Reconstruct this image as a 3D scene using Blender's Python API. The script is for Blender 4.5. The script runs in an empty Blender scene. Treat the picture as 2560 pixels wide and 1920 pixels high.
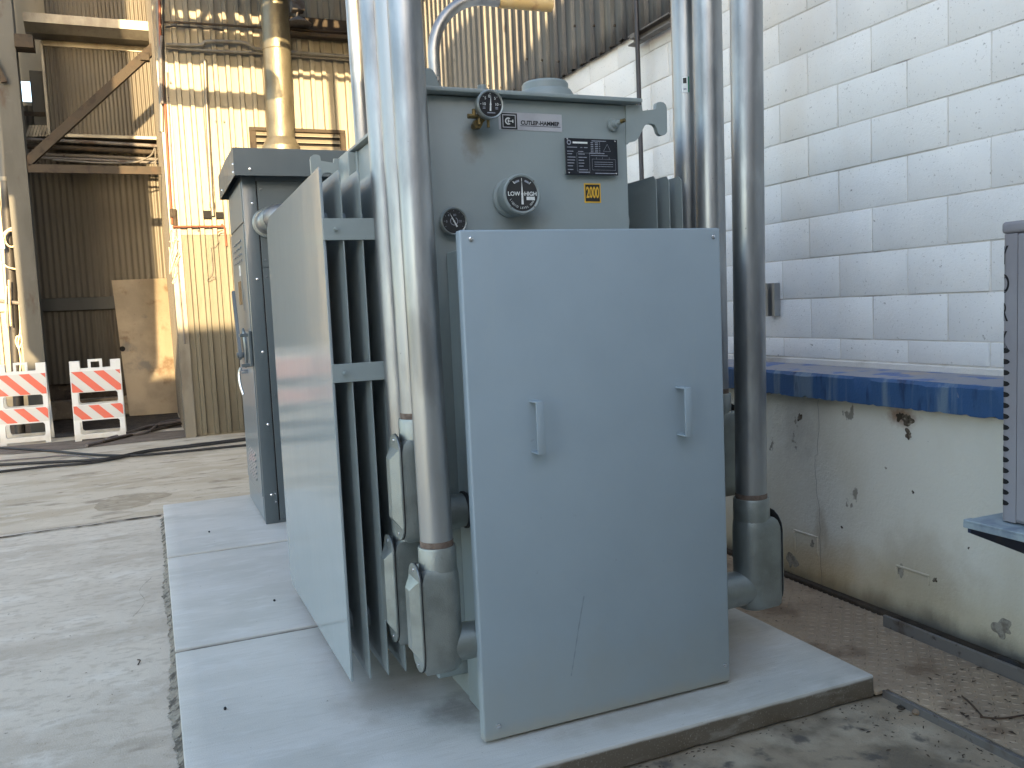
import bpy, bmesh, math, random
from mathutils import Vector, Matrix
random.seed(7)
SC = bpy.context.scene
COL = SC.collection
R = math.radians

# ------------------------------------------------------------------ camera
F, YAW, PIT, ROL, H = 2151.35, R(22.674), R(5.1284), R(2.5857), 1.62   # focal length in px of a 2560 px wide frame
def cam_axes(y, p, r):
    fw = Vector((math.sin(y)*math.cos(p), math.cos(y)*math.cos(p), -math.sin(p)))
    rt = Vector((math.cos(y), -math.sin(y), 0)); dn = fw.cross(rt)
    return (math.cos(r)*rt + math.sin(r)*dn, -math.sin(r)*rt + math.cos(r)*dn, fw)
RT, DN, FW = cam_axes(YAW, PIT, ROL)
EYE = Vector((0, 0, H))
cam = bpy.data.cameras.new('camera'); camo = bpy.data.objects.new('camera', cam); COL.objects.link(camo)
cam.sensor_width = 36; cam.lens = F*36/2560; cam.clip_start = .05; cam.clip_end = 2000
camo.matrix_world = Matrix(((RT.x, -DN.x, -FW.x, 0), (RT.y, -DN.y, -FW.y, 0), (RT.z, -DN.z, -FW.z, H), (0, 0, 0, 1)))
SC.camera = camo
def at(px, py, ax, v):
    """survey point: where the sight line of a photo pixel meets the plane ax = v (metres)"""
    d = RT*((px-1280)/F) + DN*((py-960)/F) + FW
    i = 'XYZ'.index(ax); t = (v-EYE[i])/d[i]
    return EYE + d*t

# ------------------------------------------------------------------ sky, sun, exposure
SUN_TRAVEL = Vector((.18, 1, -.235)).normalized()
to_sun = -SUN_TRAVEL
elev = math.asin(to_sun.z); azim = math.atan2(to_sun.x, to_sun.y)
w = bpy.data.worlds.new('World'); SC.world = w; w.use_nodes = True
nt = w.node_tree; bg = nt.nodes['Background']
sky = nt.nodes.new('ShaderNodeTexSky'); sky.sky_type = 'NISHITA'; sky.sun_disc = False
sky.sun_elevation = elev; sky.sun_rotation = azim; sky.altitude = 100; sky.air_density = 1.0; sky.dust_density = 1.6; sky.ozone_density = 1.0
nt.links.new(sky.outputs[0], bg.inputs[0]); bg.inputs[1].default_value = .15
sl = bpy.data.lights.new('sun', 'SUN'); sl.energy = 3.4; sl.angle = R(.55); sl.color = (1.0, .73, .40)
so = bpy.data.objects.new('sun', sl); COL.objects.link(so); so.location = (-4, -30, 20)
so.rotation_euler = SUN_TRAVEL.to_track_quat('-Z', 'Y').to_euler()
SC.view_settings.view_transform = 'Standard'; SC.view_settings.look = 'None'
SC.view_settings.exposure = 2.4; SC.view_settings.gamma = 1; SC.view_settings.use_curve_mapping = False
SC.render.engine = 'CYCLES'

# ------------------------------------------------------------------ materials
def c8(r, g, b):
    f = lambda v: (v/255/12.92 if v/255 <= .04045 else ((v/255+.055)/1.055)**2.4)
    return (f(r), f(g), f(b), 1)
def mk(name, col, rough=.5, metal=0., layers=(), bumps=(), rvar=None, coat=0., spec=.5, objrand=0.):
    """layers: (kind, colour, scale, lo, hi, strength, stretch) ; kind noise / vor / z (dirt that settles between two heights)
       bumps: (scale, distance, stretch)"""
    m = bpy.data.materials.new(name); m.use_nodes = True
    t = m.node_tree; N = t.nodes; L = t.links
    b = N['Principled BSDF']
    b.inputs['Roughness'].default_value = rough; b.inputs['Metallic'].default_value = metal
    b.inputs['Coat Weight'].default_value = coat; b.inputs['Specular IOR Level'].default_value = spec
    if coat: b.inputs['Coat Roughness'].default_value = .06
    pos = N.new('ShaderNodeNewGeometry').outputs['Position']
    def noise(scale, stretch=(1, 1, 1), detail=5, kind='noise', rgh=.55):
        mp = N.new('ShaderNodeVectorMath'); mp.operation = 'MULTIPLY'; mp.inputs[1].default_value = [scale*s for s in stretch]
        L.new(pos, mp.inputs[0])
        if kind == 'vor':
            v = N.new('ShaderNodeTexVoronoi'); v.inputs['Scale'].default_value = 1; L.new(mp.outputs[0], v.inputs['Vector']); return v.outputs['Distance']
        n = N.new('ShaderNodeTexNoise'); n.inputs['Scale'].default_value = 1; n.inputs['Detail'].default_value = detail; n.inputs['Roughness'].default_value = rgh
        L.new(mp.outputs[0], n.inputs['Vector']); return n.outputs['Fac']
    cur = None
    rgb = N.new('ShaderNodeRGB'); rgb.outputs[0].default_value = col if len(col) == 4 else (*col, 1); cur = rgb.outputs[0]
    for (kind, c2, scale, lo, hi, st, stretch) in layers:
        if kind == 'z':
            sx = N.new('ShaderNodeSeparateXYZ'); L.new(pos, sx.inputs[0])
            nz = noise(scale, stretch); ad = N.new('ShaderNodeMath'); ad.operation = 'MULTIPLY_ADD'; ad.inputs[1].default_value = abs(hi-lo)*1.2
            L.new(nz, ad.inputs[0]); L.new(sx.outputs[2], ad.inputs[2]); src = ad.outputs[0]; off = abs(hi-lo)*.6
            lo, hi = lo+off, hi+off
        elif kind == 'spot':                       # one stain around a point: scale = its centre, lo = radius, hi = inner radius
            sb = N.new('ShaderNodeVectorMath'); sb.operation = 'SUBTRACT'; sb.inputs[1].default_value = scale; L.new(pos, sb.inputs[0])
            ml = N.new('ShaderNodeVectorMath'); ml.operation = 'MULTIPLY'; ml.inputs[1].default_value = stretch; L.new(sb.outputs[0], ml.inputs[0])
            ln = N.new('ShaderNodeVectorMath'); ln.operation = 'LENGTH'; L.new(ml.outputs[0], ln.inputs[0])
            ad = N.new('ShaderNodeMath'); ad.operation = 'MULTIPLY_ADD'; ad.inputs[1].default_value = lo*1.1
            L.new(noise(2.2/lo), ad.inputs[0]); L.new(ln.outputs['Value'], ad.inputs[2]); src = ad.outputs[0]
            lo, hi = lo*1.55, hi+lo*.55
        else:
            src = noise(scale, stretch, kind='vor' if kind == 'vor' else 'noise')
        mr = N.new('ShaderNodeMapRange'); mr.interpolation_type = 'SMOOTHSTEP'
        a_, b_ = (lo, hi) if hi > lo else (hi, lo)
        mr.inputs[1].default_value = a_; mr.inputs[2].default_value = b_
        mr.inputs[3].default_value = 0 if hi > lo else st; mr.inputs[4].default_value = st if hi > lo else 0
        L.new(src, mr.inputs[0])
        mx = N.new('ShaderNodeMix'); mx.data_type = 'RGBA'; L.new(mr.outputs[0], mx.inputs[0]); L.new(cur, mx.inputs[6]); mx.inputs[7].default_value = c2
        cur = mx.outputs[2]
    if objrand:
        oi = N.new('ShaderNodeObjectInfo'); mr = N.new('ShaderNodeMapRange'); mr.inputs[3].default_value = 1-objrand; mr.inputs[4].default_value = 1+objrand*.4
        L.new(oi.outputs['Random'], mr.inputs[0]); hs = N.new('ShaderNodeHueSaturation'); L.new(mr.outputs[0], hs.inputs['Value']); L.new(cur, hs.inputs['Color']); cur = hs.outputs[0]
    L.new(cur, b.inputs['Base Color'])
    if rvar:
        mr = N.new('ShaderNodeMapRange'); mr.inputs[1].default_value = .3; mr.inputs[2].default_value = .7; mr.inputs[3].default_value = rough-rvar[1]; mr.inputs[4].default_value = rough+rvar[1]
        L.new(noise(rvar[0], rvar[2] if len(rvar) > 2 else (1, 1, 1)), mr.inputs[0]); L.new(mr.outputs[0], b.inputs['Roughness'])
    prev = None
    for (scale, dist, stretch) in bumps:
        bp = N.new('ShaderNodeBump'); bp.inputs['Distance'].default_value = dist; bp.inputs['Strength'].default_value = 1
        L.new(noise(scale, stretch, detail=4), bp.inputs['Height'])
        if prev: L.new(prev, bp.inputs['Normal'])
        prev = bp.outputs[0]
    if prev: L.new(prev, b.inputs['Normal'])
    return m
I3 = (1, 1, 1)
M = {}
# painted steel of the transformer and the cabinet
M['paint'] = mk('grey_paint', c8(140, 150, 150), .42, layers=[('spot', c8(112, 104, 90), (1.165, 3.07, 2.235), .075, .01, .75, (1.3, .3, .8)), ('spot', c8(108, 104, 94), (1.36, 3.07, 1.93), .12, .02, .5, (.8, .3, 1.4)), ('noise', c8(131, 141, 141), 3, .35, .7, .5, I3), ('noise', c8(152, 150, 138), 1.6, .58, .8, .35, I3)], bumps=[(500, .0004, I3), (9, .002, I3)], rvar=(4, .06))
M['paint_cover'] = mk('cover_paint', c8(147, 160, 168), .45, layers=[('noise', c8(139, 152, 160), 2.2, .35, .7, .5, I3), ('z', c8(150, 148, 134), 6, .5, .1, .35, I3), ('noise', c8(120, 128, 130), 30, .70, .78, .35, I3), ('noise', c8(160, 166, 164), 7, .56, .74, .35, (1, 1, .08)), ('z', c8(160, 154, 138), 14, .17, .108, .6, (1, 1, .6))], bumps=[(600, .0004, I3), (2.2, .008, I3)], rvar=(3, .06))
M['paint_gloss'] = mk('gloss_fin_paint', c8(148, 157, 158), .13, layers=[('noise', c8(140, 150, 152), 2.5, .35, .7, .5, I3)], bumps=[(30, .00008, (1, 1, .1)), (5, .0010, (1, 1, .45))], spec=.55)
M['paint_dark'] = mk('cabinet_paint', c8(80, 90, 95), .34, layers=[('noise', c8(75, 84, 89), 3, .35, .7, .6, I3)], bumps=[(400, .0003, I3)], rvar=(5, .06), coat=.25)
M['paint_door'] = mk('cabinet_door_paint', c8(104, 115, 121), .32, layers=[('noise', c8(98, 108, 114), 3, .35, .7, .5, I3)], bumps=[(30, .0003, (1, 1, .3))], coat=.25)
M['zinc'] = mk('galvanised_conduit', c8(166, 168, 169), .40, .85, layers=[('noise', c8(122, 124, 126), 6, .42, .64, .7, (1, 1, .3)), ('noise', c8(170, 168, 164), 9, .52, .7, .5, (1, 1, .2)), ('noise', c8(84, 84, 88), 45, .71, .78, .7, (1, 1, .6))], bumps=[(60, .0006, (1, 1, .15))], rvar=(14, .08, (1, 1, .2)))
M['cast'] = mk('cast_zinc', c8(158, 163, 160), .42, .75, layers=[('noise', c8(131, 136, 131), 8, .4, .7, .7, I3), ('noise', c8(124, 127, 122), 30, .62, .8, .4, I3)], bumps=[(260, .0012, I3), (20, .001, I3)], rvar=(20, .08))
M['bolt'] = mk('bright_bolt', c8(205, 208, 212), .25, .95, bumps=[(200, .0004, I3)])
M['thread'] = mk('thread_sealant', c8(116, 100, 88), .7, .1, layers=[('noise', c8(90, 72, 62), 60, .4, .7, .8, I3)], bumps=[(300, .001, (.1, .1, 3))])
M['black'] = mk('black_rubber', c8(26, 26, 28), .65, layers=[('noise', c8(44, 42, 40), 12, .4, .7, .6, I3)], bumps=[(150, .0008, I3)])
M['face_black'] = mk('dial_face', c8(22, 22, 27), .35, layers=[('noise', c8(34, 30, 32), 25, .45, .7, .6, I3)], coat=.6)
M['white_print'] = mk('white_print', c8(222, 224, 222), .5, layers=[('noise', c8(190, 192, 190), 60, .45, .7, .5, I3)])
M['dim_print'] = mk('dim_print', c8(150, 154, 166), .5, layers=[('noise', c8(110, 112, 120), 90, .4, .7, .7, I3)])
M['black_print'] = mk('black_print', c8(20, 22, 24), .5, layers=[('noise', c8(40, 42, 42), 60, .45, .7, .5, I3)])
M['label_silver'] = mk('silver_label', c8(196, 196, 202), .3, .55, layers=[('noise', c8(160, 160, 168), 9, .4, .7, .5, I3)])
M['yellow'] = mk('yellow_sticker', c8(214, 168, 48), .45, layers=[('noise', c8(196, 150, 42), 40, .4, .7, .5, I3)])
M['plate_black'] = mk('nameplate_black', c8(18, 22, 32), .3, .2, layers=[('noise', c8(30, 34, 44), 20, .4, .7, .6, I3)])
M['brass'] = mk('tarnished_brass', c8(132, 112, 70), .45, .8, layers=[('noise', c8(84, 78, 60), 60, .4, .65, .8, I3)], bumps=[(150, .001, I3)])
# masonry and ground
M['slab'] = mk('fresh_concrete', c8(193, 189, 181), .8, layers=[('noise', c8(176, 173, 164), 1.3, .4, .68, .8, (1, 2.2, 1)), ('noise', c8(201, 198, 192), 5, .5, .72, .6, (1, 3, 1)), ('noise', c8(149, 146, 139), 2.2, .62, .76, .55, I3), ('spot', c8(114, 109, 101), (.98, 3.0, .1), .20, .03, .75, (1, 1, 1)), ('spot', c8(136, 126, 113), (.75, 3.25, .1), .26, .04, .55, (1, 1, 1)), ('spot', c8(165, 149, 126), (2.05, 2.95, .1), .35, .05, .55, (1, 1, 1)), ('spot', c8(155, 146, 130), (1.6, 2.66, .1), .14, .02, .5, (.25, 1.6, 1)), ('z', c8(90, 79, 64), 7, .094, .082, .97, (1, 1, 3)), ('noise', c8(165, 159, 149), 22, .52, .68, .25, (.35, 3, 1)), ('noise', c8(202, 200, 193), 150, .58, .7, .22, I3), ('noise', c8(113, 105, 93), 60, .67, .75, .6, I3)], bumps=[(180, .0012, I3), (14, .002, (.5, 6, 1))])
M['slab_side'] = mk('pad_core', c8(84, 83, 80), .9, layers=[('noise', c8(86, 84, 80), 7, .4, .66, .9, I3), ('noise', c8(124, 120, 112), 15, .55, .75, .8, I3)], bumps=[(120, .004, I3)])
M['ground'] = mk('old_concrete', c8(200, 188, 170), .85, layers=[('noise', c8(176, 163, 145), .8, .4, .66, .85, (1, 2.4, 1)), ('noise', c8(152, 138, 119), 1.7, .56, .72, .6, (1, 2.6, 1)), ('noise', c8(212, 203, 188), 2.6, .52, .7, .7, (1, 2, 1)), ('noise', c8(128, 116, 101), 4.5, .64, .76, .55, (1, 2, 1)), ('noise', c8(170, 156, 138), 13, .5, .62, .5, (1, 1.6, 1)), ('noise', c8(96, 88, 80), 24, .66, .74, .6, I3), ('noise', c8(218, 210, 196), 160, .58, .7, .5, I3), ('noise', c8(90, 82, 74), 110, .66, .74, .6, I3)], bumps=[(140, .0016, I3), (9, .004, I3)], rvar=(3, .08))
M['ground_dirty'] = mk('dirty_concrete', c8(150, 134, 112), .85, layers=[('noise', c8(104, 92, 76), 3.2, .42, .62, .9, I3), ('noise', c8(176, 162, 140), 2.3, .55, .7, .7, I3), ('noise', c8(72, 67, 63), 7, .58, .7, .8, I3), ('noise', c8(54, 48, 44), 70, .68, .76, .7, I3)], bumps=[(120, .002, I3), (12, .004, I3)], rvar=(4, .12))
M['soil'] = mk('dark_dirt', c8(74, 64, 54), .95, layers=[('noise', c8(46, 40, 36), 6, .4, .65, .9, I3), ('noise', c8(104, 92, 76), 18, .55, .72, .7, I3)], bumps=[(60, .008, I3)])
M['plate'] = mk('checker_plate', c8(152, 134, 114), .62, .2, layers=[('noise', c8(172, 152, 128), 2.2, .42, .66, .9, I3), ('noise', c8(112, 92, 74), 4, .52, .7, .8, I3), ('noise', c8(70, 58, 48), 30, .62, .74, .7, I3)], bumps=[(90, .002, I3)])
M['block'] = mk('white_block_paint', c8(236, 234, 230), .75, layers=[('noise', c8(220, 219, 217), 1.2, .4, .66, .7, I3), ('noise', c8(222, 213, 200), .9, .55, .75, .6, (1, 1, .5)), ('noise', c8(150, 144, 138), 90, .63, .70, .5, I3), ('noise', c8(120, 112, 104), 26, .68, .74, .7, I3)], bumps=[(60, .0018, I3), (240, .0018, I3)], objrand=.05)
M['mortar'] = mk('painted_mortar', c8(216, 211, 204), .85, layers=[('noise', c8(176, 168, 158), 3, .5, .66, .8, I3), ('noise', c8(120, 108, 98), 2.2, .62, .72, .8, I3)], bumps=[(120, .004, I3)])
M['dockwall'] = mk('peeling_cream_concrete', c8(214, 211, 200), .75, layers=[('noise', c8(196, 190, 174), 1.4, .4, .66, .8, (1, 1, .6)), ('z', c8(186, 172, 138), 3, .42, .10, .6, (1, 1, .4)), ('noise', c8(128, 122, 112), 5.5, .665, .69, .9, (1, 1, .8)), ('z', c8(104, 98, 88), 6, .16, .03, .95, (1, 1, .5)), ('noise', c8(150, 130, 100), 3, .64, .76, .45, (1, 1, .4)), ('noise', c8(112, 102, 92), 40, .71, .76, .75, I3), ('spot', c8(128, 84, 52), (3.25, 3.02, 1.02), .10, .01, .8, (1, .8, 1.5)), ('spot', c8(184, 158, 116), (3.25, 3.6, .12), .45, .05, .55, (1, .6, 1.6)), ('spot', c8(150, 132, 104), (3.25, 2.9, .3), .30, .05, .4, (1, .8, 1)), ('spot', c8(120, 112, 104), (3.25, 3.75, .9), .20, .02, .35, (1, 1, .6))], bumps=[(70, .003, I3), (5, .005, I3)])
M['blue'] = mk('worn_blue_paint', c8(48, 82, 122), .58, layers=[('noise', c8(44, 84, 132), 5, .4, .66, .7, I3), ('noise', c8(112, 130, 144), 9, .50, .62, .75, (1, 1, .10)), ('noise', c8(20, 42, 76), 14, .56, .70, .8, (1, 1, .2)), ('noise', c8(150, 150, 146), 40, .70, .77, .7, (1, 1, .4))], bumps=[(80, .002, I3), (10, .003, (1, 1, .3))])
M['blue_top'] = mk('worn_ledge_top', c8(140, 138, 142), .75, layers=[('noise', c8(66, 96, 148), 6, .5, .6, .85, I3), ('noise', c8(170, 150, 128), 4, .55, .7, .8, I3), ('noise', c8(50, 48, 50), 14, .66, .74, .8, I3)], bumps=[(60, .004, I3)])
M['steel_old'] = mk('old_grey_steel', c8(112, 108, 104), .65, .3, layers=[('noise', c8(84, 70, 60), 6, .5, .68, .9, I3), ('noise', c8(60, 46, 40), 25, .6, .72, .8, I3)], bumps=[(90, .002, I3)])
# metal sheds
M['siding'] = mk('cream_siding', c8(131, 125, 111), .5, .25, layers=[('noise', c8(120, 114, 100), 1.8, .42, .66, .7, (1, 1, .15)), ('noise', c8(100, 87, 72), 6, .62, .78, .6, (1, 1, .12)), ('noise', c8(94, 66, 44), 30, .72, .79, .8, I3)], bumps=[(30, .002, (1, 1, .2))])
M['siding_grey'] = mk('grey_corrugated', c8(96, 91, 81), .55, .3, layers=[('noise', c8(81, 75, 66), 2.2, .42, .66, .7, (1, 1, .12)), ('noise', c8(103, 96, 86), 4, .56, .74, .6, (1, 1, .1)), ('noise', c8(69, 58, 46), 9, .66, .78, .6, (1, 1, .15))], bumps=[(20, .002, (1, 1, .2))])
M['siding_dark'] = mk('weathered_zinc_siding', c8(95, 94, 90), .55, .4, layers=[('noise', c8(68, 68, 68), 3, .42, .64, .8, (1, 1, .12)), ('noise', c8(126, 119, 104), 5, .58, .74, .6, (1, 1, .1)), ('noise', c8(40, 34, 32), 11, .66, .75, .85, (1, 1, .3)), ('z', c8(34, 31, 31), 9, 3.83, 3.6, .8, (1, 1, .4))], bumps=[(40, .003, (1, 1, .3))])
M['trim'] = mk('galvanised_trim', c8(126, 122, 112), .45, .5, layers=[('noise', c8(105, 99, 90), 5, .42, .66, .8, (1, 1, .4)), ('noise', c8(78, 63, 46), 12, .64, .76, .6, (1, 1, .3))], bumps=[(60, .0015, I3)])
M['column'] = mk('grey_column_paint', c8(73, 73, 69), .6, layers=[('noise', c8(58, 58, 54), 3, .42, .68, .8, (1, 1, .3)), ('noise', c8(54, 37, 25), 4, .62, .74, .9, (1, 1, .4)), ('noise', c8(79, 79, 76), 11, .6, .74, .6, I3)], bumps=[(60, .001, I3)])
M['rust'] = mk('rusty_steel', c8(62, 54, 44), .8, .2, layers=[('noise', c8(79, 62, 47), 5, .5, .72, .7, I3), ('noise', c8(40, 32, 26), 9, .52, .7, .9, I3), ('noise', c8(88, 82, 72), 14, .66, .78, .6, I3)], bumps=[(90, .003, I3)])
M['redlead'] = mk('red_pipe', c8(126, 67, 42), .6, layers=[('noise', c8(90, 51, 35), 14, .45, .68, .9, (1, 1, .3))], bumps=[(60, .001, I3)])
M['duct'] = mk('sheet_duct', c8(122, 116, 99), .45, .6, layers=[('noise', c8(100, 94, 79), 6, .42, .68, .8, (1, 1, .5)), ('noise', c8(141, 135, 119), 3, .58, .74, .5, I3)], bumps=[(25, .004, I3)], rvar=(8, .08))
M['door_old'] = mk('rust_stained_board', c8(168, 153, 130), .42, .15, layers=[('noise', c8(142, 130, 111), 2, .42, .66, .8, I3), ('noise', c8(107, 80, 51), 2.4, .56, .7, .8, I3), ('noise', c8(105, 103, 101), 1.7, .58, .7, .8, I3), ('noise', c8(85, 58, 38), 22, .68, .76, .7, I3)], bumps=[(4, .01, I3)])
M['white_plastic'] = mk('white_plastic', c8(200, 203, 204), .45, layers=[('noise', c8(196, 196, 192), 7, .55, .74, .7, I3), ('z', c8(150, 144, 132), 9, .22, .0, .6, I3)], bumps=[(120, .0006, I3)])
M['sheet_white'] = mk('reflective_white', c8(184, 186, 186), .4, layers=[('noise', c8(186, 186, 182), 8, .5, .7, .6, I3)])
M['sheet_orange'] = mk('reflective_orange', c8(200, 84, 64), .4, layers=[('noise', c8(188, 94, 76), 8, .5, .7, .6, I3)])
M['ac'] = mk('condenser_paint', c8(140, 138, 142), .55, layers=[('noise', c8(122, 118, 122), 7, .42, .68, .7, (1, 1, .3)), ('noise', c8(104, 96, 96), 3, .6, .75, .5, I3)], bumps=[(90, .0008, I3)])
M['sun_tinted'] = mk('sun_tinted_sleeve', c8(196, 166, 112), .55, layers=[('noise', c8(150, 104, 62), 9, .55, .7, .8, I3), ('noise', c8(206, 186, 140), 4, .5, .7, .6, I3)], bumps=[(60, .001, I3)])  # low sun on the pipe end painted in as yellow, with rust blotches
M['siding_low'] = mk('tan_siding', c8(102, 97, 83), .55, .2, layers=[('noise', c8(87, 82, 69), 2.4, .42, .66, .7, (1, 1, .2)), ('noise', c8(76, 67, 54), 7, .62, .76, .6, (1, 1, .2)), ('noise', c8(65, 50, 37), 30, .72, .79, .8, I3)], bumps=[(30, .002, (1, 1, .2))])
M['hole'] = mk('chipped_hole', c8(96, 86, 74), .95, layers=[('noise', c8(60, 50, 42), 60, .42, .62, .9, I3), ('noise', c8(150, 142, 128), 40, .55, .68, .8, I3)], bumps=[(120, .004, I3)])
M['chip'] = mk('bare_render', c8(150, 144, 132), .95, layers=[('noise', c8(112, 104, 94), 30, .45, .62, .8, I3)], bumps=[(100, .004, I3)])
M['void'] = mk('dark_opening', c8(16, 16, 18), .9, layers=[('noise', c8(24, 23, 24), 9, .4, .6, .5, I3)])
M['wire'] = mk('pale_cable', c8(214, 196, 160), .6, layers=[('noise', c8(180, 150, 110), 20, .45, .7, .6, I3)])
M['grey_hose'] = mk('grey_hose', c8(104, 98, 96), .6, layers=[('noise', c8(80, 72, 70), 9, .4, .7, .7, I3)])
M['leaf'] = mk('dry_leaf_bits', c8(74, 56, 42), .9, layers=[('noise', c8(40, 34, 30), 30, .4, .7, .8, I3)])
M['stone'] = mk('pale_stone', c8(126, 108, 90), .9, layers=[('noise', c8(96, 82, 70), 30, .4, .7, .8, I3)], bumps=[(80, .003, I3)])
M['brickwork'] = mk('rendered_wall', c8(150, 144, 134), .9, layers=[('noise', c8(128, 122, 114), .8, .4, .7, .7, I3)], bumps=[(30, .006, I3)])

# ------------------------------------------------------------------ geometry helpers
def bmn(): return bmesh.new()
def box(bm, x0, x1, y0, y1, z0, z1, bev=0, seg=1):
    r = bmesh.ops.create_cube(bm, size=1); v = r['verts']
    for q in v: q.co = Vector(((x0+x1)/2+q.co.x*(x1-x0), (y0+y1)/2+q.co.y*(y1-y0), (z0+z1)/2+q.co.z*(z1-z0)))
    if bev:
        e = list({e for q in v for e in q.link_edges}); bmesh.ops.bevel(bm, geom=e, offset=bev, segments=seg, affect='EDGES', profile=.5)
    return v
def frame_of(d):
    d = d.normalized(); a = Vector((0, 0, 1)) if abs(d.z) < .9 else Vector((1, 0, 0))
    u = d.cross(a).normalized(); return u, d.cross(u)
def ring(bm, c, u, v, r, n): return [bm.verts.new(c + u*(r*math.cos(2*math.pi*k/n)) + v*(r*math.sin(2*math.pi*k/n))) for k in range(n)]
def skin(bm, a, b):
    n = len(a)
    for k in range(n): bm.faces.new((a[k], a[(k+1) % n], b[(k+1) % n], b[k]))
def cyl(bm, p0, p1, r, r2=None, n=24, caps=True):
    p0, p1 = Vector(p0), Vector(p1); u, v = frame_of(p1-p0)
    a = ring(bm, p0, u, v, r, n); b = ring(bm, p1, u, v, r if r2 is None else r2, n); skin(bm, a, b)
    if caps: bm.faces.new(a[::-1]); bm.faces.new(b)
def tube(bm, pts, r, n=10, caps=True):
    pts = [Vector(p) for p in pts]; prev = None; first = None; u = None
    for i, p in enumerate(pts):
        d = (pts[min(i+1, len(pts)-1)] - pts[max(i-1, 0)]).normalized()
        if u is None: u, v = frame_of(d)
        else: u = (u - d*u.dot(d)).normalized(); v = d.cross(u)
        rr = r[i] if isinstance(r, (list, tuple)) else r
        cur = ring(bm, p, u, v, rr, n)
        if prev: skin(bm, prev, cur)
        else: first = cur
        prev = cur
    if caps: bm.faces.new(first[::-1]); bm.faces.new(prev)
def lathe(bm, prof, o, d, n=32):
    o, d = Vector(o), Vector(d).normalized(); u, v = frame_of(d); prev = None
    for (r, h) in prof:
        cur = ring(bm, o+d*h, u, v, max(r, 1e-4), n)
        if prev: skin(bm, prev, cur)
        else: bm.faces.new(cur[::-1])
        prev = cur
    bm.faces.new(prev)
def prism(bm, pts, plane, a, b):
    def P(p, t): return Vector((p[0], t, p[1])) if plane == 'xz' else Vector((t, p[0], p[1])) if plane == 'yz' else Vector((p[0], p[1], t))
    A = [bm.verts.new(P(p, a)) for p in pts]; B = [bm.verts.new(P(p, b)) for p in pts]; skin(bm, A, B)
    bm.faces.new(A[::-1]); bm.faces.new(B)
def smooth_path(pts, k=6):
    pts = [Vector(p) for p in pts]; out = []
    for i in range(len(pts)-1):
        p0, p1, p2, p3 = pts[max(i-1, 0)], pts[i], pts[i+1], pts[min(i+2, len(pts)-1)]
        for j in range(k):
            t = j/k; out.append(.5*((2*p1)+(p2-p0)*t+(2*p0-5*p1+4*p2-p3)*t*t+(3*p1-p0-3*p2+p3)*t**3))
    return out+[pts[-1]]
def stadium(cu, cv, hw, v0, v1, n=8):
    pts = []
    for k in range(n+1): a = math.pi*k/n; pts.append((cu+hw*math.cos(a), v1-hw+hw*math.sin(a)))
    for k in range(n+1): a = math.pi+math.pi*k/n; pts.append((cu+hw*math.cos(a), v0+hw+hw*math.sin(a)))
    return pts
def clip_rect(poly, x0, x1, y0, y1):
    def cut(P, f, inter):
        out = []
        for i in range(len(P)):
            a, b = P[i-1], P[i]
            if f(b):
                if not f(a): out.append(inter(a, b))
                out.append(b)
            elif f(a): out.append(inter(a, b))
        return out
    def ix(x): return lambda a, b: (x, a[1]+(b[1]-a[1])*(x-a[0])/(b[0]-a[0]))
    def iy(y): return lambda a, b: (a[0]+(b[0]-a[0])*(y-a[1])/(b[1]-a[1]), y)
    for f, g in ((lambda p: p[0] >= x0, ix(x0)), (lambda p: p[0] <= x1, ix(x1)), (lambda p: p[1] >= y0, iy(y0)), (lambda p: p[1] <= y1, iy(y1))):
        if poly: poly = cut(poly, f, g)
    return poly
def mesh_of(name, bm, m, angle=35):
    bmesh.ops.recalc_face_normals(bm, faces=bm.faces)
    me = bpy.data.meshes.new(name); bm.to_mesh(me); bm.free()
    me.materials.append(M[m] if isinstance(m, str) else m)
    me.polygons.foreach_set('use_smooth', [True]*len(me.polygons)); me.set_sharp_from_angle(angle=R(angle))
    return me
def link(name, me, parent=None):
    o = bpy.data.objects.new(name, me); COL.objects.link(o)
    if parent is not None:
        o.parent = parent; o.matrix_parent_inverse = WM[parent.name].inverted()
    WM[o.name] = WM_id.copy()
    return o
WM = {}; WM_id = Matrix.Identity(4)
def obj(name, bm, m, parent=None, angle=35): return link(name, mesh_of(name, bm, m, angle), parent)
def tag(o, label, cat, group=None):
    o['label'] = label; o['category'] = cat
    if group: o['group'] = group
    return o
def thing(name, label, cat, loc, group=None):
    o = bpy.data.objects.new(name, None); COL.objects.link(o); o.location = loc; o.empty_display_size = .1
    WM[o.name] = Matrix.Translation(Vector(loc)); return tag(o, label, cat, group)
def struct(name, bm, m, parent=None):
    o = obj(name, bm, m, parent)
    if parent is None: o['kind'] = 'structure'
    return o
def text_mesh(body, size, origin, ux, uy, un, bold=0., align='CENTER', ext=.0006, spacing=1., fit=None):
    """flat lettering lying in the plane of ux (reading direction) and uy (up), un = towards the reader"""
    cu = bpy.data.curves.new('lettering', 'FONT'); cu.body = body; cu.size = size; cu.align_x = align; cu.align_y = 'CENTER'; cu.offset = bold; cu.extrude = ext; cu.space_character = spacing
    t = bpy.data.objects.new('lettering', cu); COL.objects.link(t)
    dg = bpy.context.evaluated_depsgraph_get(); dg.update()
    me = bpy.data.meshes.new_from_object(t.evaluated_get(dg)); bpy.data.objects.remove(t); bpy.data.curves.remove(cu)
    o, ux, uy, un = Vector(origin), Vector(ux), Vector(uy), Vector(un)
    xs = [v.co.x for v in me.vertices]; k = (fit/(max(xs)-min(xs))) if fit else 1
    for v in me.vertices: v.co = o + ux*(v.co.x*k) + uy*v.co.y + un*v.co.z
    return me
def lettering(name, parent, m, *a, **k):
    me = text_mesh(*a, **k); me.materials.clear(); me.materials.append(M[m]); return link(name, me, parent)
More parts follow.
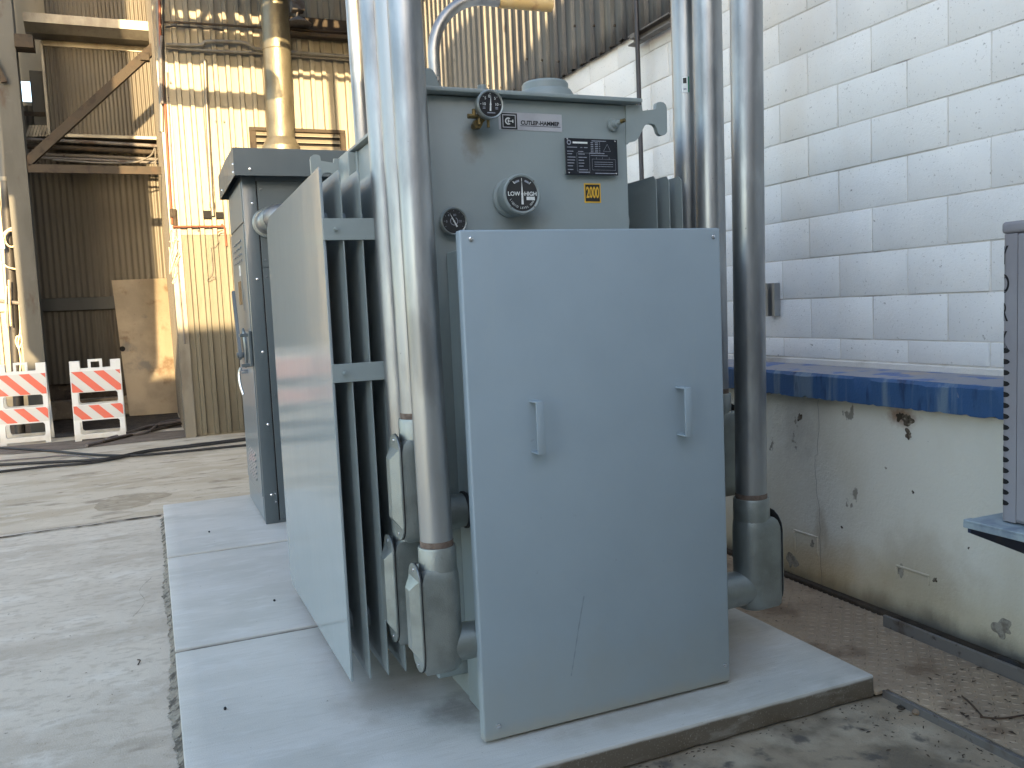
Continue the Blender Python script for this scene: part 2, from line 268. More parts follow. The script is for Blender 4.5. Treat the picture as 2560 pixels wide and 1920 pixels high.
X, Y, Z = Vector((1, 0, 0)), Vector((0, 1, 0)), Vector((0, 0, 1))
def sheet_profile(u0, u1, pitch, kind, depth):
    """list of (u, proud) across a corrugated sheet"""
    out = []; u = u0
    if kind == 'rib':
        while u < u1-1e-4:
            for f, d in ((0, 0), (.52, 0), (.60, depth), (.90, depth), (.98, 0)):
                if u+f*pitch <= u1: out.append((u+f*pitch, d))
            u += pitch
    else:
        n = 8; k = 0
        while u0+k*pitch/n <= u1: out.append((u0+k*pitch/n, depth*.5*(1-math.cos(2*math.pi*k/n)))); k += 1
    out.append((u1, 0)); return out
def sheet(bm, u0, u1, z0, z1, place, pitch=.165, kind='rib', depth=.032, th=.004):
    pr = sheet_profile(u0, u1, pitch, kind, depth)
    A = [[bm.verts.new(place(u, d+t, z)) for (u, d) in pr] for z in (z0, z1) for t in (0, -th)]
    f0, b0, f1, b1 = A
    for i in range(len(pr)-1):
        bm.faces.new((f0[i], f0[i+1], f1[i+1], f1[i])); bm.faces.new((b0[i+1], b0[i], b1[i], b1[i+1]))
        bm.faces.new((f0[i+1], f0[i], b0[i], b0[i+1])); bm.faces.new((f1[i], f1[i+1], b1[i+1], b1[i]))
    for i in (0, -1): bm.faces.new((f0[i], f1[i], b1[i], b0[i]))

# ================================================================== THE SETTING
SZ = .10                                    # top of the equipment pad
bm = bmn()
n = 60
prev = None
vs = [bm.verts.new(p) for p in ((-120, -120, 0), (120, -120, 0), (120, 160, 0), (-120, 160, 0))]; bm.faces.new(vs)
ground = struct('ground', bm, 'ground')
def blob(bm, cx, cy, rx, ry, z, n=40, amp=.25, seed=1):
    rr = random.Random(seed); ph = [rr.uniform(0, 6.28) for _ in range(6)]
    v = []
    for k in range(n):
        a = 2*math.pi*k/n; f = 1+amp*sum(math.sin((j+2)*a+ph[j])/(j+1.5) for j in range(6))*.6+rr.uniform(-.03, .03)
        v.append(bm.verts.new((cx+rx*f*math.cos(a), cy+ry*f*math.sin(a), z)))
    bm.faces.new(v)
# dark, worn concrete in front of the pad
bm = bmn(); pts = [(.55, .2), (.9, 1.2), (1.25, 1.9), (1.0, 2.35), (.75, 2.6), (2.62, 2.6), (2.62, -1), (.5, -1)]
vv = []
for i, p in enumerate(pts):
    q = pts[(i+1) % len(pts)]
    for k in range(10): t = k/10; vv.append(bm.verts.new((p[0]+(q[0]-p[0])*t+(random.uniform(-.05, .05) if i < 4 else 0), p[1]+(q[1]-p[1])*t+(random.uniform(-.04, .04) if i < 4 else 0), .004)))
bm.faces.new(vv); struct('worn_paving', bm, 'ground_dirty')
# earth floor of the shed bay
bm = bmn(); vv = [bm.verts.new(p) for p in ((-6, 14.3, .008), (.36, 14.05, .008), (.36, 17.2, .008), (-6, 17.2, .008))]; bm.faces.new(vv); struct('dirt_floor', bm, 'soil')
bm = bmn(); blob(bm, -.5, 13.2, 2.3, .55, .010, 60, .3, 4); struct('dirt_patch', bm, mk('trodden_dirt', c8(116, 102, 88), .95, layers=[('noise', c8(92, 80, 68), 3, .4, .66, .8, (1, 2, 1)), ('noise', c8(136, 122, 106), 8, .52, .7, .7, I3)], bumps=[(80, .003, I3)]))

bm = bmn(); vv = []
for k in range(41): vv.append(bm.verts.new((-30+33.2*k/40, 7.78 if k > 30 else 7.78-.012*(30-k), .004)))
vv += [bm.verts.new((3.2, 15, .004)), bm.verts.new((-30, 15, .004))]
bm.faces.new(vv); struct('yard_slab', bm, mk('stained_concrete', c8(196, 182, 160), .85, layers=[('noise', c8(176, 160, 136), 1.0, .42, .62, .85, (1, 2.2, 1)), ('noise', c8(136, 121, 102), 1.5, .55, .66, .8, (1, 2.4, 1)), ('noise', c8(206, 194, 174), 3, .52, .68, .7, (1, 2, 1)), ('noise', c8(116, 103, 88), 5, .62, .72, .7, (1, 2.2, 1)), ('noise', c8(90, 78, 66), 30, .64, .73, .6, I3), ('noise', c8(204, 190, 168), 140, .58, .7, .4, I3)], bumps=[(140, .0016, I3), (9, .004, I3)]))
bm = bmn(); blob(bm, -.28, 8.55, .30, .34, .006, 50, .35, 22); struct('oil_stain', bm, mk('old_stain', c8(158, 144, 122), .7, layers=[('noise', c8(180, 166, 144), 6, .45, .62, .8, (1, 2, 1)), ('noise', c8(128, 115, 98), 14, .56, .7, .7, I3)]))
# ---- equipment pad of three poured panels
pad = struct('concrete_pad', bmn(), 'slab_side')
bm = bmn(); box(bm, .012, 2.535, 2.52, 7.68, .0, .086); pad.data = mesh_of('concrete_pad', bm, 'slab_side')
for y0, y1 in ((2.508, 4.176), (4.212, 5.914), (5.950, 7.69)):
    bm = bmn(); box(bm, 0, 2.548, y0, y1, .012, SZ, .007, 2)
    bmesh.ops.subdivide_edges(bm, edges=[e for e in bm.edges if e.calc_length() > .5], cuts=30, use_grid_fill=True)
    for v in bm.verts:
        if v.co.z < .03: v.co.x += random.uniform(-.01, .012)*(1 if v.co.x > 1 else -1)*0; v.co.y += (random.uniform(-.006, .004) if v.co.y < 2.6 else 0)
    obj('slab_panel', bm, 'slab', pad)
# slurry squeezed out along the left edge of the pad
bm = bmn(); rr = random.Random(3); rows = []
for k in range(620):
    y = 1.6+6.0*k/619; wd = .010+.020*abs(math.sin(y*1.9+.6))**3*(1 if y < 6.6 else .3)+.010*abs(math.sin(y*13.1)*math.sin(y*31.7))+rr.uniform(0, .012)
    rows.append([bm.verts.new((.004, y, .03+rr.uniform(-.008, .008)))]+[bm.verts.new((-wd*f+rr.uniform(-.002, .002), y, .014*(1-f)**.7+.003+rr.uniform(0, .006))) for f in (.3, .6, 1)])
for a, b in zip(rows, rows[1:]):
    for i in range(3): bm.faces.new((a[i], a[i+1], b[i+1], b[i]))
o = obj('mortar_spill', bm, mk('rough_mortar', c8(138, 130, 116), .95, layers=[('noise', c8(74, 68, 60), 22, .45, .62, .9, I3), ('noise', c8(160, 154, 142), 30, .56, .7, .7, I3)], bumps=[(90, .004, I3)]), pad, 30); o['kind'] = 'stuff'
# open joint across the yard
def crack(name, pts, w0, z=.0085, seed=2):
    rr = random.Random(seed); bm = bmn(); pts = smooth_path(pts, 14); L_ = []; 
    for i, p in enumerate(pts):
        ww = w0*(.4+rr.random()*.9); off = rr.uniform(-.4, .4)*w0
        L_.append((bm.verts.new((p.x, p.y+ww/2+off, z)), bm.verts.new((p.x, p.y-ww/2+off, z))))
    for a, b in zip(L_, L_[1:]): bm.faces.new((a[0], a[1], b[1], b[0]))
    return struct(name, bm, 'soil')
crack('floor_joint', [(-9, 7.2, 0), (-5, 7.45, 0), (-2.5, 7.55, 0), (-1.19, 7.66, 0), (-.6, 7.69, 0), (-.02, 7.73, 0)], .035)
crack('floor_crack', [(-.2, 5.1, 0), (-.14, 5.35, 0), (-.17, 5.6, 0), (-.1, 5.85, 0)], .008, seed=5)

# ---- checker plate walkway between pad and dock wall
bm = bmn(); box(bm, 2.615, 3.10, -1.0, 2.50, .018, .03); walk = struct('checker_plate_walkway', bm, 'plate')
bm = bmn(); box(bm, 2.553, 3.198, 2.501, 9.5, .018, .03); obj('plate', bm, 'plate', walk)
bm = bmn(); rr = random.Random(9)
def lug(bm, x, y, z, a, l=.0145, wd=.0048, h=.0032):
    ca, sa = math.cos(a), math.sin(a); P = lambda u, v, t: bm.verts.new((x+u*ca-v*sa, y+u*sa+v*ca, z+t))
    q = [P(-l, 0, 0), P(0, -wd, 0), P(l, 0, 0), P(0, wd, 0)]; t = [P(-l*.5, 0, h), P(0, -wd*.5, h), P(l*.5, 0, h), P(0, wd*.5, h)]
    skin(bm, q, t); bm.faces.new(t)
for i in range(18):
    for j in range(110):
        x = 2.57+i*.037; y = 2.54+j*.037
        if x < 3.22: lug(bm, x, y, .0298, R(45) if (i+j) % 2 else R(-45))
for i in range(13):
    for j in range(45):
        x = 2.63+i*.037; y = .85+j*.037
        lug(bm, x, y, .0298, R(45) if (i+j) % 2 else R(-45))
o = obj('raised_lugs', bm, 'plate', walk); o['kind'] = 'stuff'
bm = bmn(); box(bm, 2.582, 2.592, -1, 2.50, 0, .034, .002); box(bm, 2.598, 2.608, -1, 2.50, 0, .03, .002); obj('edge_angle', bm, 'steel_old', walk)
bm = bmn(); box(bm, 3.105, 3.122, -1, 3.0, .01, .085, .003); box(bm, 3.122, 3.2, -1, 3.0, .01, .022); obj('kerb_angle', bm, 'steel_old', walk)
bm = bmn(); box(bm, 3.20, 3.245, -1, 9, .0, .05, .004); obj('rusty_sill', bm, 'rust', walk)

# ---- dock wall, blue ledge, block wall
WX = 3.55                                   # face of the blocks
wall = thing('dock_wall', 'cream painted concrete dock wall with peeling base under the blue ledge', 'wall', (3.3, 6, 0))
bm = bmn(); box(bm, 3.25, 3.9, -3, 12.70, 0, 1.062)
obj('wall_face', bm, 'dockwall', wall)
rr = random.Random(12)
def wall_hole(y, z, r, m='void', nm='anchor_hole'):
    bm = bmn(); k = 36; ph = [rr.uniform(0, 6.28) for _ in range(7)]; c = bm.verts.new((3.2462, y, z)); v = []
    for i in range(k):
        a = 2*math.pi*i/k; q = r*(1+sum(math.sin((j+2)*a+ph[j])*.22/(j*.5+1) for j in range(7))); v.append(bm.verts.new((3.2485, y+q*math.cos(a), z+q*1.1*math.sin(a))))
    for i in range(k): bm.faces.new((v[i], v[(i+1) % k], c))
    obj(nm, bm, m, wall, 10)
for px, py, r, m in ((2000, 1043, .018, 'hole'), (2271, 1085, .020, 'hole'), (2268, 1050, .03, 'hole'), (2250, 1042, .02, 'rust'), (2283, 1230, .007, 'hole'), (2105, 1318, .007, 'hole'), (2031, 1360, .016, 'chip'), (2252, 1427, .024, 'chip'), (2338, 1450, .011, 'hole'), (2422, 1370, .005, 'hole'), (1980, 1400, .04, 'chip'), (2505, 1570, .04, 'chip'), (2215, 1170, .006, 'chip')):
    p = at(px, py, 'X', 3.25); wall_hole(p.y, p.z, r, m, 'anchor_hole' if m == 'hole' else 'chipped_patch')
for (a, b) in (((1985, 1322), (2046, 1400)), ((2240, 1410), (2325, 1475))):   # rebated squares where plates were cut off
    p, q = at(*a, 'X', 3.25), at(*b, 'X', 3.25); y0, y1, z0, z1 = q.y, p.y, q.z, p.z; bm = bmn(); t = .012
    box(bm, 3.244, 3.252, y0, y1, z1-t, z1, .003); box(bm, 3.244, 3.252, y1-t, y1, z0, z1-t, .003); box(bm, 3.244, 3.252, y0, y0+t*.8, z0+.02, z1-t, .003)
    obj('cut_plate_rim', bm, 'dockwall', wall)
def vcrack(pts, wd=.0022):
    bm = bmn(); L_ = []
    for p in smooth_path(pts, 8):
        j = rr.uniform(-.006, .006); L_.append((bm.verts.new((3.2475, p.y+j-wd/2, p.z)), bm.verts.new((3.2475, p.y+j+wd/2, p.z))))
    for a, b in zip(L_, L_[1:]): bm.faces.new((a[0], a[1], b[1], b[0]))
    obj('hairline_crack', bm, 'steel_old', wall)
vcrack([at(2046, 1000, 'X', 3.25), at(2046, 1120, 'X', 3.25), at(2038, 1160, 'X', 3.25), at(2050, 1300, 'X', 3.25), at(2055, 1470, 'X', 3.25)])
# ledge
ledge = thing('blue_ledge', 'scuffed blue painted dock ledge running along the white block wall', 'ledge', (3.3, 6, 1.06))
bm = bmn(); N_ = 700; top = []
for k in range(N_+1):
    y = -3+15.7*k/N_; ch = (rr.random()**6)*.010+.002*math.sin(y*11)**2
    e = .009+.004*math.sin(y*7.3)+.003*math.sin(y*23)+(rr.random()**6)*.006
    top.append([bm.verts.new(p) for p in ((3.33, y, 1.067+ch*.3), (3.20+ch*.4, y, 1.065+ch), (3.20, y, 1.10), (3.20, y, 1.195-e), (3.20+e, y, 1.2), (3.30, y, 1.203), (3.56, y, 1.207))])
for a, b in zip(top, top[1:]):
    for i in range(6): bm.faces.new((a[i], a[i+1], b[i+1], b[i]))
lo_ = obj('ledge_face', bm, 'blue', ledge, 30)
lo_.data.materials.append(M['blue_top'])
for p in lo_.data.polygons:
    if abs(p.normal.z) > .75 and p.center.z > 1.15: p.material_index = 1
# blocks
bw = thing('block_wall', 'white painted concrete block wall above the blue ledge', 'wall', (3.6, 6, 1.2))
bm = bmn(); box(bm, WX+.005, WX+.30, -3, 12.70, 1.2, 3.9); obj('mortar_bed', bm, 'mortar', bw)
bm = bmn(); box(bm, WX-.006, WX+.006, -3, 12.70, 1.203, 1.238, .004); obj('bed_joint', bm, 'mortar', bw)
def block_mesh(l, h):
    bm = bmn(); box(bm, 0, .1, -l/2, l/2, -h/2, h/2, .0032, 2); return mesh_of('block', bm, 'block')
BL, BH, G = .466, .231, .007
full, half = block_mesh(BL-G, BH-G), block_mesh(BL-G, .116-G)
rr = random.Random(21)
for row in range(-1, 10):
    zc = 1.301 if row < 0 else 1.359+BH*(row+.5)
    ph = 3.255 if (row % 2 == 1 or row == -1) else 3.484
    y = ph-BL*6+BL/2
    while y < 12.5:
        if y > .4:
            o = link('block', half if row < 0 else full, bw); o.location = (WX+rr.uniform(-.002, .0025), y, zc); o.rotation_euler = (0, rr.uniform(-.004, .004), rr.uniform(-.004, .004))
        y += BL
# small strut piece screwed to the blocks
p, q = at(1926, 708, 'X', WX), at(1952, 790, 'X', WX)
st = thing('strut_stub', 'short upright galvanised strut channel screwed to the white blocks', 'bracket', (WX, p.y, q.z))
bm = bmn(); y0, y1 = q.y, q.y+.085; box(bm, WX-.045, WX-.002, y0, y0+.006, q.z, p.z, .001); box(bm, WX-.045, WX-.002, y1-.006, y1, q.z, p.z, .001); box(bm, WX-.008, WX-.002, y0+.006, y1-.006, q.z, p.z)
box(bm, WX-.045, WX-.04, y0+.006, y0+.022, q.z, p.z); box(bm, WX-.045, WX-.04, y1-.022, y1-.006, q.z, p.z); obj('channel', bm, 'zinc', st)
bm = bmn(); cyl(bm, (WX-.016, (y0+y1)/2, (p.z+q.z)/2), (WX-.007, (y0+y1)/2, (p.z+q.z)/2), .012, n=6); obj('bolt', bm, 'bolt', st)

# ---- weathered siding over the block wall (x = 3.50)
sd = thing('upper_siding', 'weathered grey ribbed metal siding with rusty lower edge above the white blocks', 'wall', (3.52, 8, 3.6))
bm = bmn(); box(bm, 3.535, 3.6, -3, 12.7, 3.62, 9.5); obj('backing', bm, 'siding_dark', sd)
y = 12.72; k = 0
while y > -2:
    wd = .99; bm = bmn(); z0 = 3.60+rr.uniform(-.012, .012); off = .004*(k % 2)
    sheet(bm, y-wd-.02, y, z0, 9.5, lambda u, d, z: Vector((3.518-d-off, u, z+(rr.uniform(-.008, .008) if z < 4 else 0))), depth=.03)
    obj('siding_panel', bm, 'siding_dark', sd, 20); y -= wd; k += 1
bm = bmn()
for k in range(60):
    yy = 12.4-k*.165*1.0; 
    if k % 2: cyl(bm, (3.49, yy, 3.74+.1*(k % 3)), (3.478, yy, 3.74+.1*(k % 3)), .011, n=8)
obj('washer_screws', bm, 'rust', sd)['kind'] = 'stuff'
# conduit strap rail on the wall and the dark rod that hangs down from it
rod = thing('wall_rod', 'thin dark vertical conduit strapped to the block wall beside the lifting lug', 'conduit', (3.42, 5.5, 0))
a = at(1590, 0, 'X', 3.42); b = at(1606, 500, 'X', 3.42); d = (a-b)/(a.z-b.z)
bm = bmn(); cyl(bm, b+d*(6.5-b.z), b+d*(.05-b.z), .017, n=14); obj('tube', bm, mk('dark_conduit', c8(70, 70, 74), .5, .5, layers=[('noise', c8(50, 48, 48), 8, .4, .7, .7, (1, 1, .3))]), rod)
p = at(1597, 105, 'X', 3.46); bm = bmn(); box(bm, 3.44, 3.49, p.y-.42, p.y+.12, p.z-.0, p.z+.012, .002); box(bm, 3.44, 3.49, p.y-.42, p.y+.12, p.z+.062, p.z+.074, .002); box(bm, 3.49, 3.50, p.y-.42, p.y+.12, p.z, p.z+.074); box(bm, 3.4, 3.44, p.y-.03, p.y+.03, p.z+.02, p.z+.055, .004)
obj('strap_rail', bm, 'steel_old', rod)

# ================================================================== TRANSFORMER
T = thing('power_transformer', 'large light grey oil filled transformer with cooling fins and dial gauges on the pad', 'transformer', (1.45, 3.6, SZ))
TF = 3.07                                   # plane of the tank front
bm = bmn(); box(bm, .995, 1.834, TF, 4.58, .26, 2.405, .012, 2); obj('tank', bm, 'paint', T)
bm = bmn(); box(bm, 1.05, 1.2, TF+.02, 4.5, SZ, .2, .004); box(bm, 1.62, 1.77, TF+.02, 4.5, SZ, .2, .004); box(bm, .93, 1.88, TF+.02, TF+.12, .2, .26, .004); box(bm, .93, 1.88, 4.3, 4.4, .2, .26, .004); obj('base_frame', bm, 'paint', T)
bm = bmn(); box(bm, .968, 1.884, TF-.045, 4.64, 2.408, 2.424, .004, 2); lid = obj('lid', bm, 'paint', T)
bm = bmn(); box(bm, .99, 1.85, TF-.02, 4.6, 2.424, 2.429); obj('gasket', bm, 'paint', lid)
# terminal chamber and its big flat cover
bm = bmn(); box(bm, 1.04, 1.945, 2.757, TF-.002, .104, 1.83, .006, 2); ch = obj('terminal_chamber', bm, 'paint', T)
PY = 2.709
bm = bmn(); box(bm, .968, 2.008, PY, PY+.044, .112, 1.880, .0075, 3); cov = obj('terminal_cover', bm, 'paint_cover', T)
bm = bmn(); box(bm, .985, 1.99, PY+.044, PY+.049, .13, 1.86); obj('cover_return', bm, 'paint', cov)
for px, py in ((1177, 598), (1783, 592), (1246, 1815), (1812, 1663)):
    p = at(px, py, 'Y', PY); bm = bmn(); lathe(bm, [(.0095, 0), (.0095, .002), (.0085, .0045), (.005, .0065), (.001, .0072)], (p.x, PY+.001, p.z), (0, -1, 0), 18); obj('cover_screw', bm, 'bolt', cov)
for x, z0, z1 in ((1.207, 1.112, 1.295), (1.806, 1.114, 1.296)):
    bm = bmn(); pr = .06
    box(bm, x-.015, x+.015, PY-pr, PY-pr+.006, z0, z1, .002, 2); box(bm, x-.015, x+.015, PY-pr+.006, PY+.001, z1-.006, z1, .001); box(bm, x-.015, x+.015, PY-pr+.006, PY+.001, z0, z0+.006, .001)
    obj('handle', bm, 'paint_cover', cov)
# scuff on the cover
bm = bmn(); pts = [at(*p, 'Y', PY-.0008) for p in ((1460, 1490), (1448, 1560), (1436, 1640), (1428, 1690))]; L_ = []
for i, p in enumerate(smooth_path(pts, 8)): wv = .0016*(1+math.sin(i*1.7)*.6); L_.append((bm.verts.new(p+X*wv), bm.verts.new(p-X*wv)))
for a, b in zip(L_, L_[1:]): bm.faces.new((a[0], a[1], b[1], b[0]))
obj('scuff_mark', bm, mk('scuff', c8(128, 139, 146), .5, layers=[('noise', c8(134, 145, 150), 40, .4, .6, .8, I3)]), cov)
# radiators: flat hollow plates with bevelled rims
FY0, FY1 = 3.227, 4.80
def fin(x, m, y0=FY0, y1=FY1, z0=.20, z1=2.155, nm='radiator_fin'):
    bm = bmn(); c = .035; t = .0045
    out = [(y0, z0), (y1-.07, z0-.02), (y1-.015, z0+.01), (y1, z0+.08), (y1, z1-.03), (y1-.03, z1), (y0+.02, z1), (y0, z1-.02)]
    cy, cz = (y0+y1)/2, (z0+z1)/2
    def ringp(ins, xx): return [bm.verts.new((xx, p[0]+(ins if p[0] < cy else -ins), p[1]+(ins if p[1] < cz else -ins))) for p in out]
    A = ringp(0, x-t*.45); B = ringp(.012, x-t*.55); Cc = ringp(.05, x-.012); D = ringp(0, x+t*.45); E = ringp(.012, x+t*.55); Ff = ringp(.05, x+.012)
    skin(bm, A, B); skin(bm, B, Cc); bm.faces.new(Cc); skin(bm, D, A); skin(bm, E, D); skin(bm, Ff, E); bm.faces.new(Ff[::-1])
    return obj(nm, bm, m, T, 12)
for i, x in enumerate((.624, .695, .767, .838)):
    if i == 0:
        bm = bmn(); t = .005; out = [(FY0, .20), (FY1-.10, .163), (FY1-.03, .19), (FY1, .26), (FY1-.03, 2.08), (FY1-.14, 2.142), (FY0+.02, 2.165), (FY0, 2.155)]
        prism(bm, out, 'yz', x-t, x+t); bmesh.ops.bevel(bm, geom=list(bm.edges), offset=.003, segments=2, affect='EDGES')
        obj('radiator_fin', bm, 'paint_gloss', T)
    else: fin(x, 'paint')
for x in (2.064, 2.129, 2.194): fin(x, 'paint')
for yy in (3.48, 4.55):
    for zz, r in ((1.98, .045), (.36, .045)):
        bm = bmn(); cyl(bm, (.63, yy, zz), (1.0, yy, zz), r, n=20); obj('header_pipe', bm, 'paint', T)
        bm = bmn(); cyl(bm, (1.83, yy, zz), (2.19, yy, zz), r, n=20); obj('header_pipe', bm, 'paint', T)
for z0, z1 in ((1.895, 1.975), (1.365, 1.435)):
    bm = bmn(); box(bm, .620, .90, FY0-.0075, FY0-.0015, z0, z1, .001); s = obj('fin_strap', bm, 'paint', T)
    bm = bmn(); cyl(bm, (.665, FY0-.007, (z0+z1)/2), (.665, FY0-.022, (z0+z1)/2), .0075, n=6); cyl(bm, (.665, FY0-.022, (z0+z1)/2), (.665, FY0-.03, (z0+z1)/2), .005, n=10); obj('bolt', bm, 'paint', s)
# stiffener on the tank side seen over the fins
bm = bmn(); box(bm, .985, 1.06, 4.17, 4.2, 1.2, 2.40, .003); box(bm, .95, .992, 4.2, 4.42, 1.2, 2.40, .003); obj('side_stiffener', bm, 'paint', T)
# lifting lug: hook shaped plate at the tank corner
lp = [(175, 325), (250, 330), (258, 385), (390, 370), (393, 315), (405, 302), (430, 297), (462, 302), (485, 322), (498, 360), (500, 590), (492, 608), (475, 622), (450, 628), (425, 620), (408, 600), (400, 570), (392, 545), (375, 522), (345, 511), (315, 510), (295, 516), (278, 535), (262, 565), (225, 640), (205, 668), (180, 685), (130, 692), (110, 715), (96, 715), (96, 330)]
bm = bmn(); pp = []
for a_, b_ in lp: p = at(1540+a_/3.95, 180+b_/3.95, 'Y', TF-.004); pp.append((p.x, p.z))
prism(bm, pp, 'xz', TF-.008, TF+.014); obj('lifting_lug', bm, 'paint', T, 50)
bm = bmn(); mirror = [(2.83-x_, z_) for x_, z_ in pp]; prism(bm, mirror, 'xz', 4.42, 4.442); obj('lifting_lug', bm, 'paint', T, 50)
# manhole, bosses and plug on the lid
cx_ = at(1342, 238, 'Y', 3.30).x
bm = bmn(); lathe(bm, [(.118, 0), (.118, .004), (.114, .03), (.105, .045), (.094, .047), (.094, .072), (.088, .08), (.04, .086), (.001, .087)], (cx_, 3.22, 2.43), Z, 40); obj('manhole_cover', bm, 'paint', lid)
p = at(1205, 222, 'Y', 3.15); bm = bmn(); lathe(bm, [(.03, 0), (.026, .02), (.017, .028), (.017, .045), (.001, .046)], (p.x, 3.15, 2.424), Z, 18); obj('filling_plug', bm, 'paint', lid)
p = at(1151, 228, 'Y', 3.12); bm = bmn(); lathe(bm, [(.014, 0), (.014, .007), (.001, .009)], (p.x, 3.12, 2.424), Z, 12); obj('lid_bolt', bm, 'paint', lid)
p = at(1100, 222, 'Y', 3.2); bm = bmn(); prism(bm, [(p.x-.075, 2.424), (p.x+.05, 2.424), (p.x+.05, 2.445), (p.x+.043, 2.452), (p.x, 2.453), (p.x-.01, 2.51), (p.x-.028, 2.535), (p.x-.075, 2.535)], 'xz', 3.2, 3.26); bmesh.ops.bevel(bm, geom=list(bm.edges), offset=.004, segments=2, affect='EDGES'); obj('lid_boss', bm, 'paint', lid)
# ---------------- gauges
def dial(nm, px, py, r_px, yface, depth, case_m, label=None):
    c = at(px, py, 'Y', yface); r = (at(px+r_px, py, 'Y', yface)-c).length*1.0
    bm = bmn(); lathe(bm, [(r*.93, 0), (r*.96, depth*.3), (r, depth*.8), (r, depth), (r*.93, depth+.004), (r*.86, depth+.002), (r*.83, depth-.002)], (c.x, yface+depth, c.z), (0, -1, 0), 44)
    g = obj(nm, bm, case_m, T, 30)
    bm = bmn(); lathe(bm, [(r*.845, 0), (r*.845, .0008)], (c.x, yface+.0012, c.z), (0, -1, 0), 44); obj('dial_face', bm, 'face_black', g)
    return g, Vector((c.x, yface-.001, c.z)), r*.82
def needle(g, c, r, ang, m='white_print', tail=.5):
    a = R(ang); d = Vector((math.sin(a), 0, math.cos(a))); s = Vector((math.cos(a), 0, -math.sin(a))); bm = bmn(); y = Vector((0, -.0016, 0))
    v = [c+y+d*r*.8, c+y+s*r*.055, c+y-d*r*tail+s*r*.07, c+y-d*r*tail-s*r*.07, c+y-s*r*.055]
    A = [bm.verts.new(p) for p in v]; B = [bm.verts.new(p+Vector((0, .0008, 0))) for p in v]; skin(bm, A, B); bm.faces.new(A); bm.faces.new(B[::-1])
    cyl(bm, c+Vector((0, .0006, 0)), c+Vector((0, -.003, 0)), r*.07, n=14); obj('needle', bm, m, g)
def ticks(g, c, r, angs, m='white_print', l=.1):
    for a in angs:
        a = R(a); d = Vector((math.sin(a), 0, math.cos(a))); s = Vector((math.cos(a), 0, -math.sin(a))); bm = bmn(); y = Vector((0, -.0006, 0))
        v = [c+y+d*r*.94-s*r*.018, c+y+d*r*.94+s*r*.018, c+y+d*r*(.94-l)+s*r*.018, c+y+d*r*(.94-l)-s*r*.018]; bm.faces.new([bm.verts.new(p) for p in v]); obj('tick', bm, m, g)
def word(g, c, r, s, u, v, size, m='white_print', ang=0, **k):
    a = R(ang); ux = Vector((math.cos(a), 0, -math.sin(a))); uy = Vector((math.sin(a), 0, math.cos(a)))
    lettering('lettering', g, m, s, size*r, c+Vector((u*r, -.0006, v*r)), ux, uy, Vector((0, -1, 0)), ext=.0002, **k)
# liquid level gauge
g, c, r = dial('liquid_level_gauge', 1305, 485, 46, 2.985, .083, 'paint')
needle(g, c, r, 0, tail=.62)
word(g, c, r, 'LOW', -.54, .0, .34, bold=.0004); word(g, c, r, 'HIGH', .55, .0, .34, bold=.0004)
bm = bmn(); box(bm, c.x+.28*r, c.x+.82*r, c.y-.0008, c.y, c.z-.36*r, c.z-.16*r); obj('print_patch', bm, 'white_print', g)
s_ = 'LIQUID LEVEL GAGE'
for i, chh in enumerate(s_):
    if chh != ' ':
        a = 180+ (8-i)*8.2; word(g, c, r, chh, math.sin(R(a))*.83, math.cos(R(a))*.83, .17, ang=a-180)
for a0, a1 in ((-36, -12), (14, 40)):
    bm = bmn(); A = []
    for k in range(7):
        a = R(a0+(a1-a0)*k/6); A.append((bm.verts.new(c+Vector((math.sin(a)*r*.86, -.0006, math.cos(a)*r*.86))), bm.verts.new(c+Vector((math.sin(a)*r*.74, -.0006, math.cos(a)*r*.74)))))
    for q, w_ in zip(A, A[1:]): bm.faces.new((q[0], q[1], w_[1], w_[0]))
    obj('scale_arc', bm, 'dim_print', g)
ticks(g, c, r, (-38, 0, 40), l=.18)
for k in (45, 135, 225, 315):
    bm = bmn(); q = c+Vector((math.sin(R(k))*r*1.09, 0, math.cos(R(k))*r*1.09)); cyl(bm, q+Y*.004, q-Y*.003, r*.05, n=10); obj('bezel_screw', bm, 'steel_old', g)
bm = bmn(); lathe(bm, [(r*1.18, 0), (r*1.2, .012), (r*1.06, .02)], (c.x-.012, TF+.001, c.z-.004), (0, -1, 0), 44); obj('mounting_flange', bm, 'paint', g)
# pressure vacuum gauge on its pipe fitting
g, c, r = dial('pressure_gauge', 1226, 261, 33, 2.975, .035, 'cast')
needle(g, c, r, 4, tail=.55); ticks(g, c, r, (-90, -45, 0, 45, 90))
word(g, c, r, '0', -.1, .66, .34); word(g, c, r, '5', -.45, .5, .32); word(g, c, r, '5', .42, .5, .32); word(g, c, r, '10', -.6, 0, .34); word(g, c, r, '10', .56, 0, .34)
for dz in (-.25, -.36):
    for sx in (-.6, .56): bm = bmn(); box(bm, c.x+(sx-.12)*r, c.x+(sx+.12)*r, c.y-.0008, c.y, c.z+(dz-.03)*r, c.z+(dz+.03)*r); obj('print_line', bm, 'dim_print', g)
bm = bmn(); box(bm, c.x-.35*r, c.x+.4*r, c.y-.0008, c.y, c.z-.74*r, c.z-.66*r); obj('print_line', bm, 'dim_print', g)
q = at(1184, 316, 'Y', TF); bm = bmn(); tube(bm, smooth_path([(q.x, TF+.01, q.z), (q.x, TF-.035, q.z), (q.x+.03, TF-.05, q.z+.03), (c.x-.02, TF-.05, c.z-.035), (c.x, TF-.055, c.z)], 5), .011, 10); cyl(bm, (q.x, TF-.02, q.z), (q.x, TF-.05, q.z), .018, n=6)
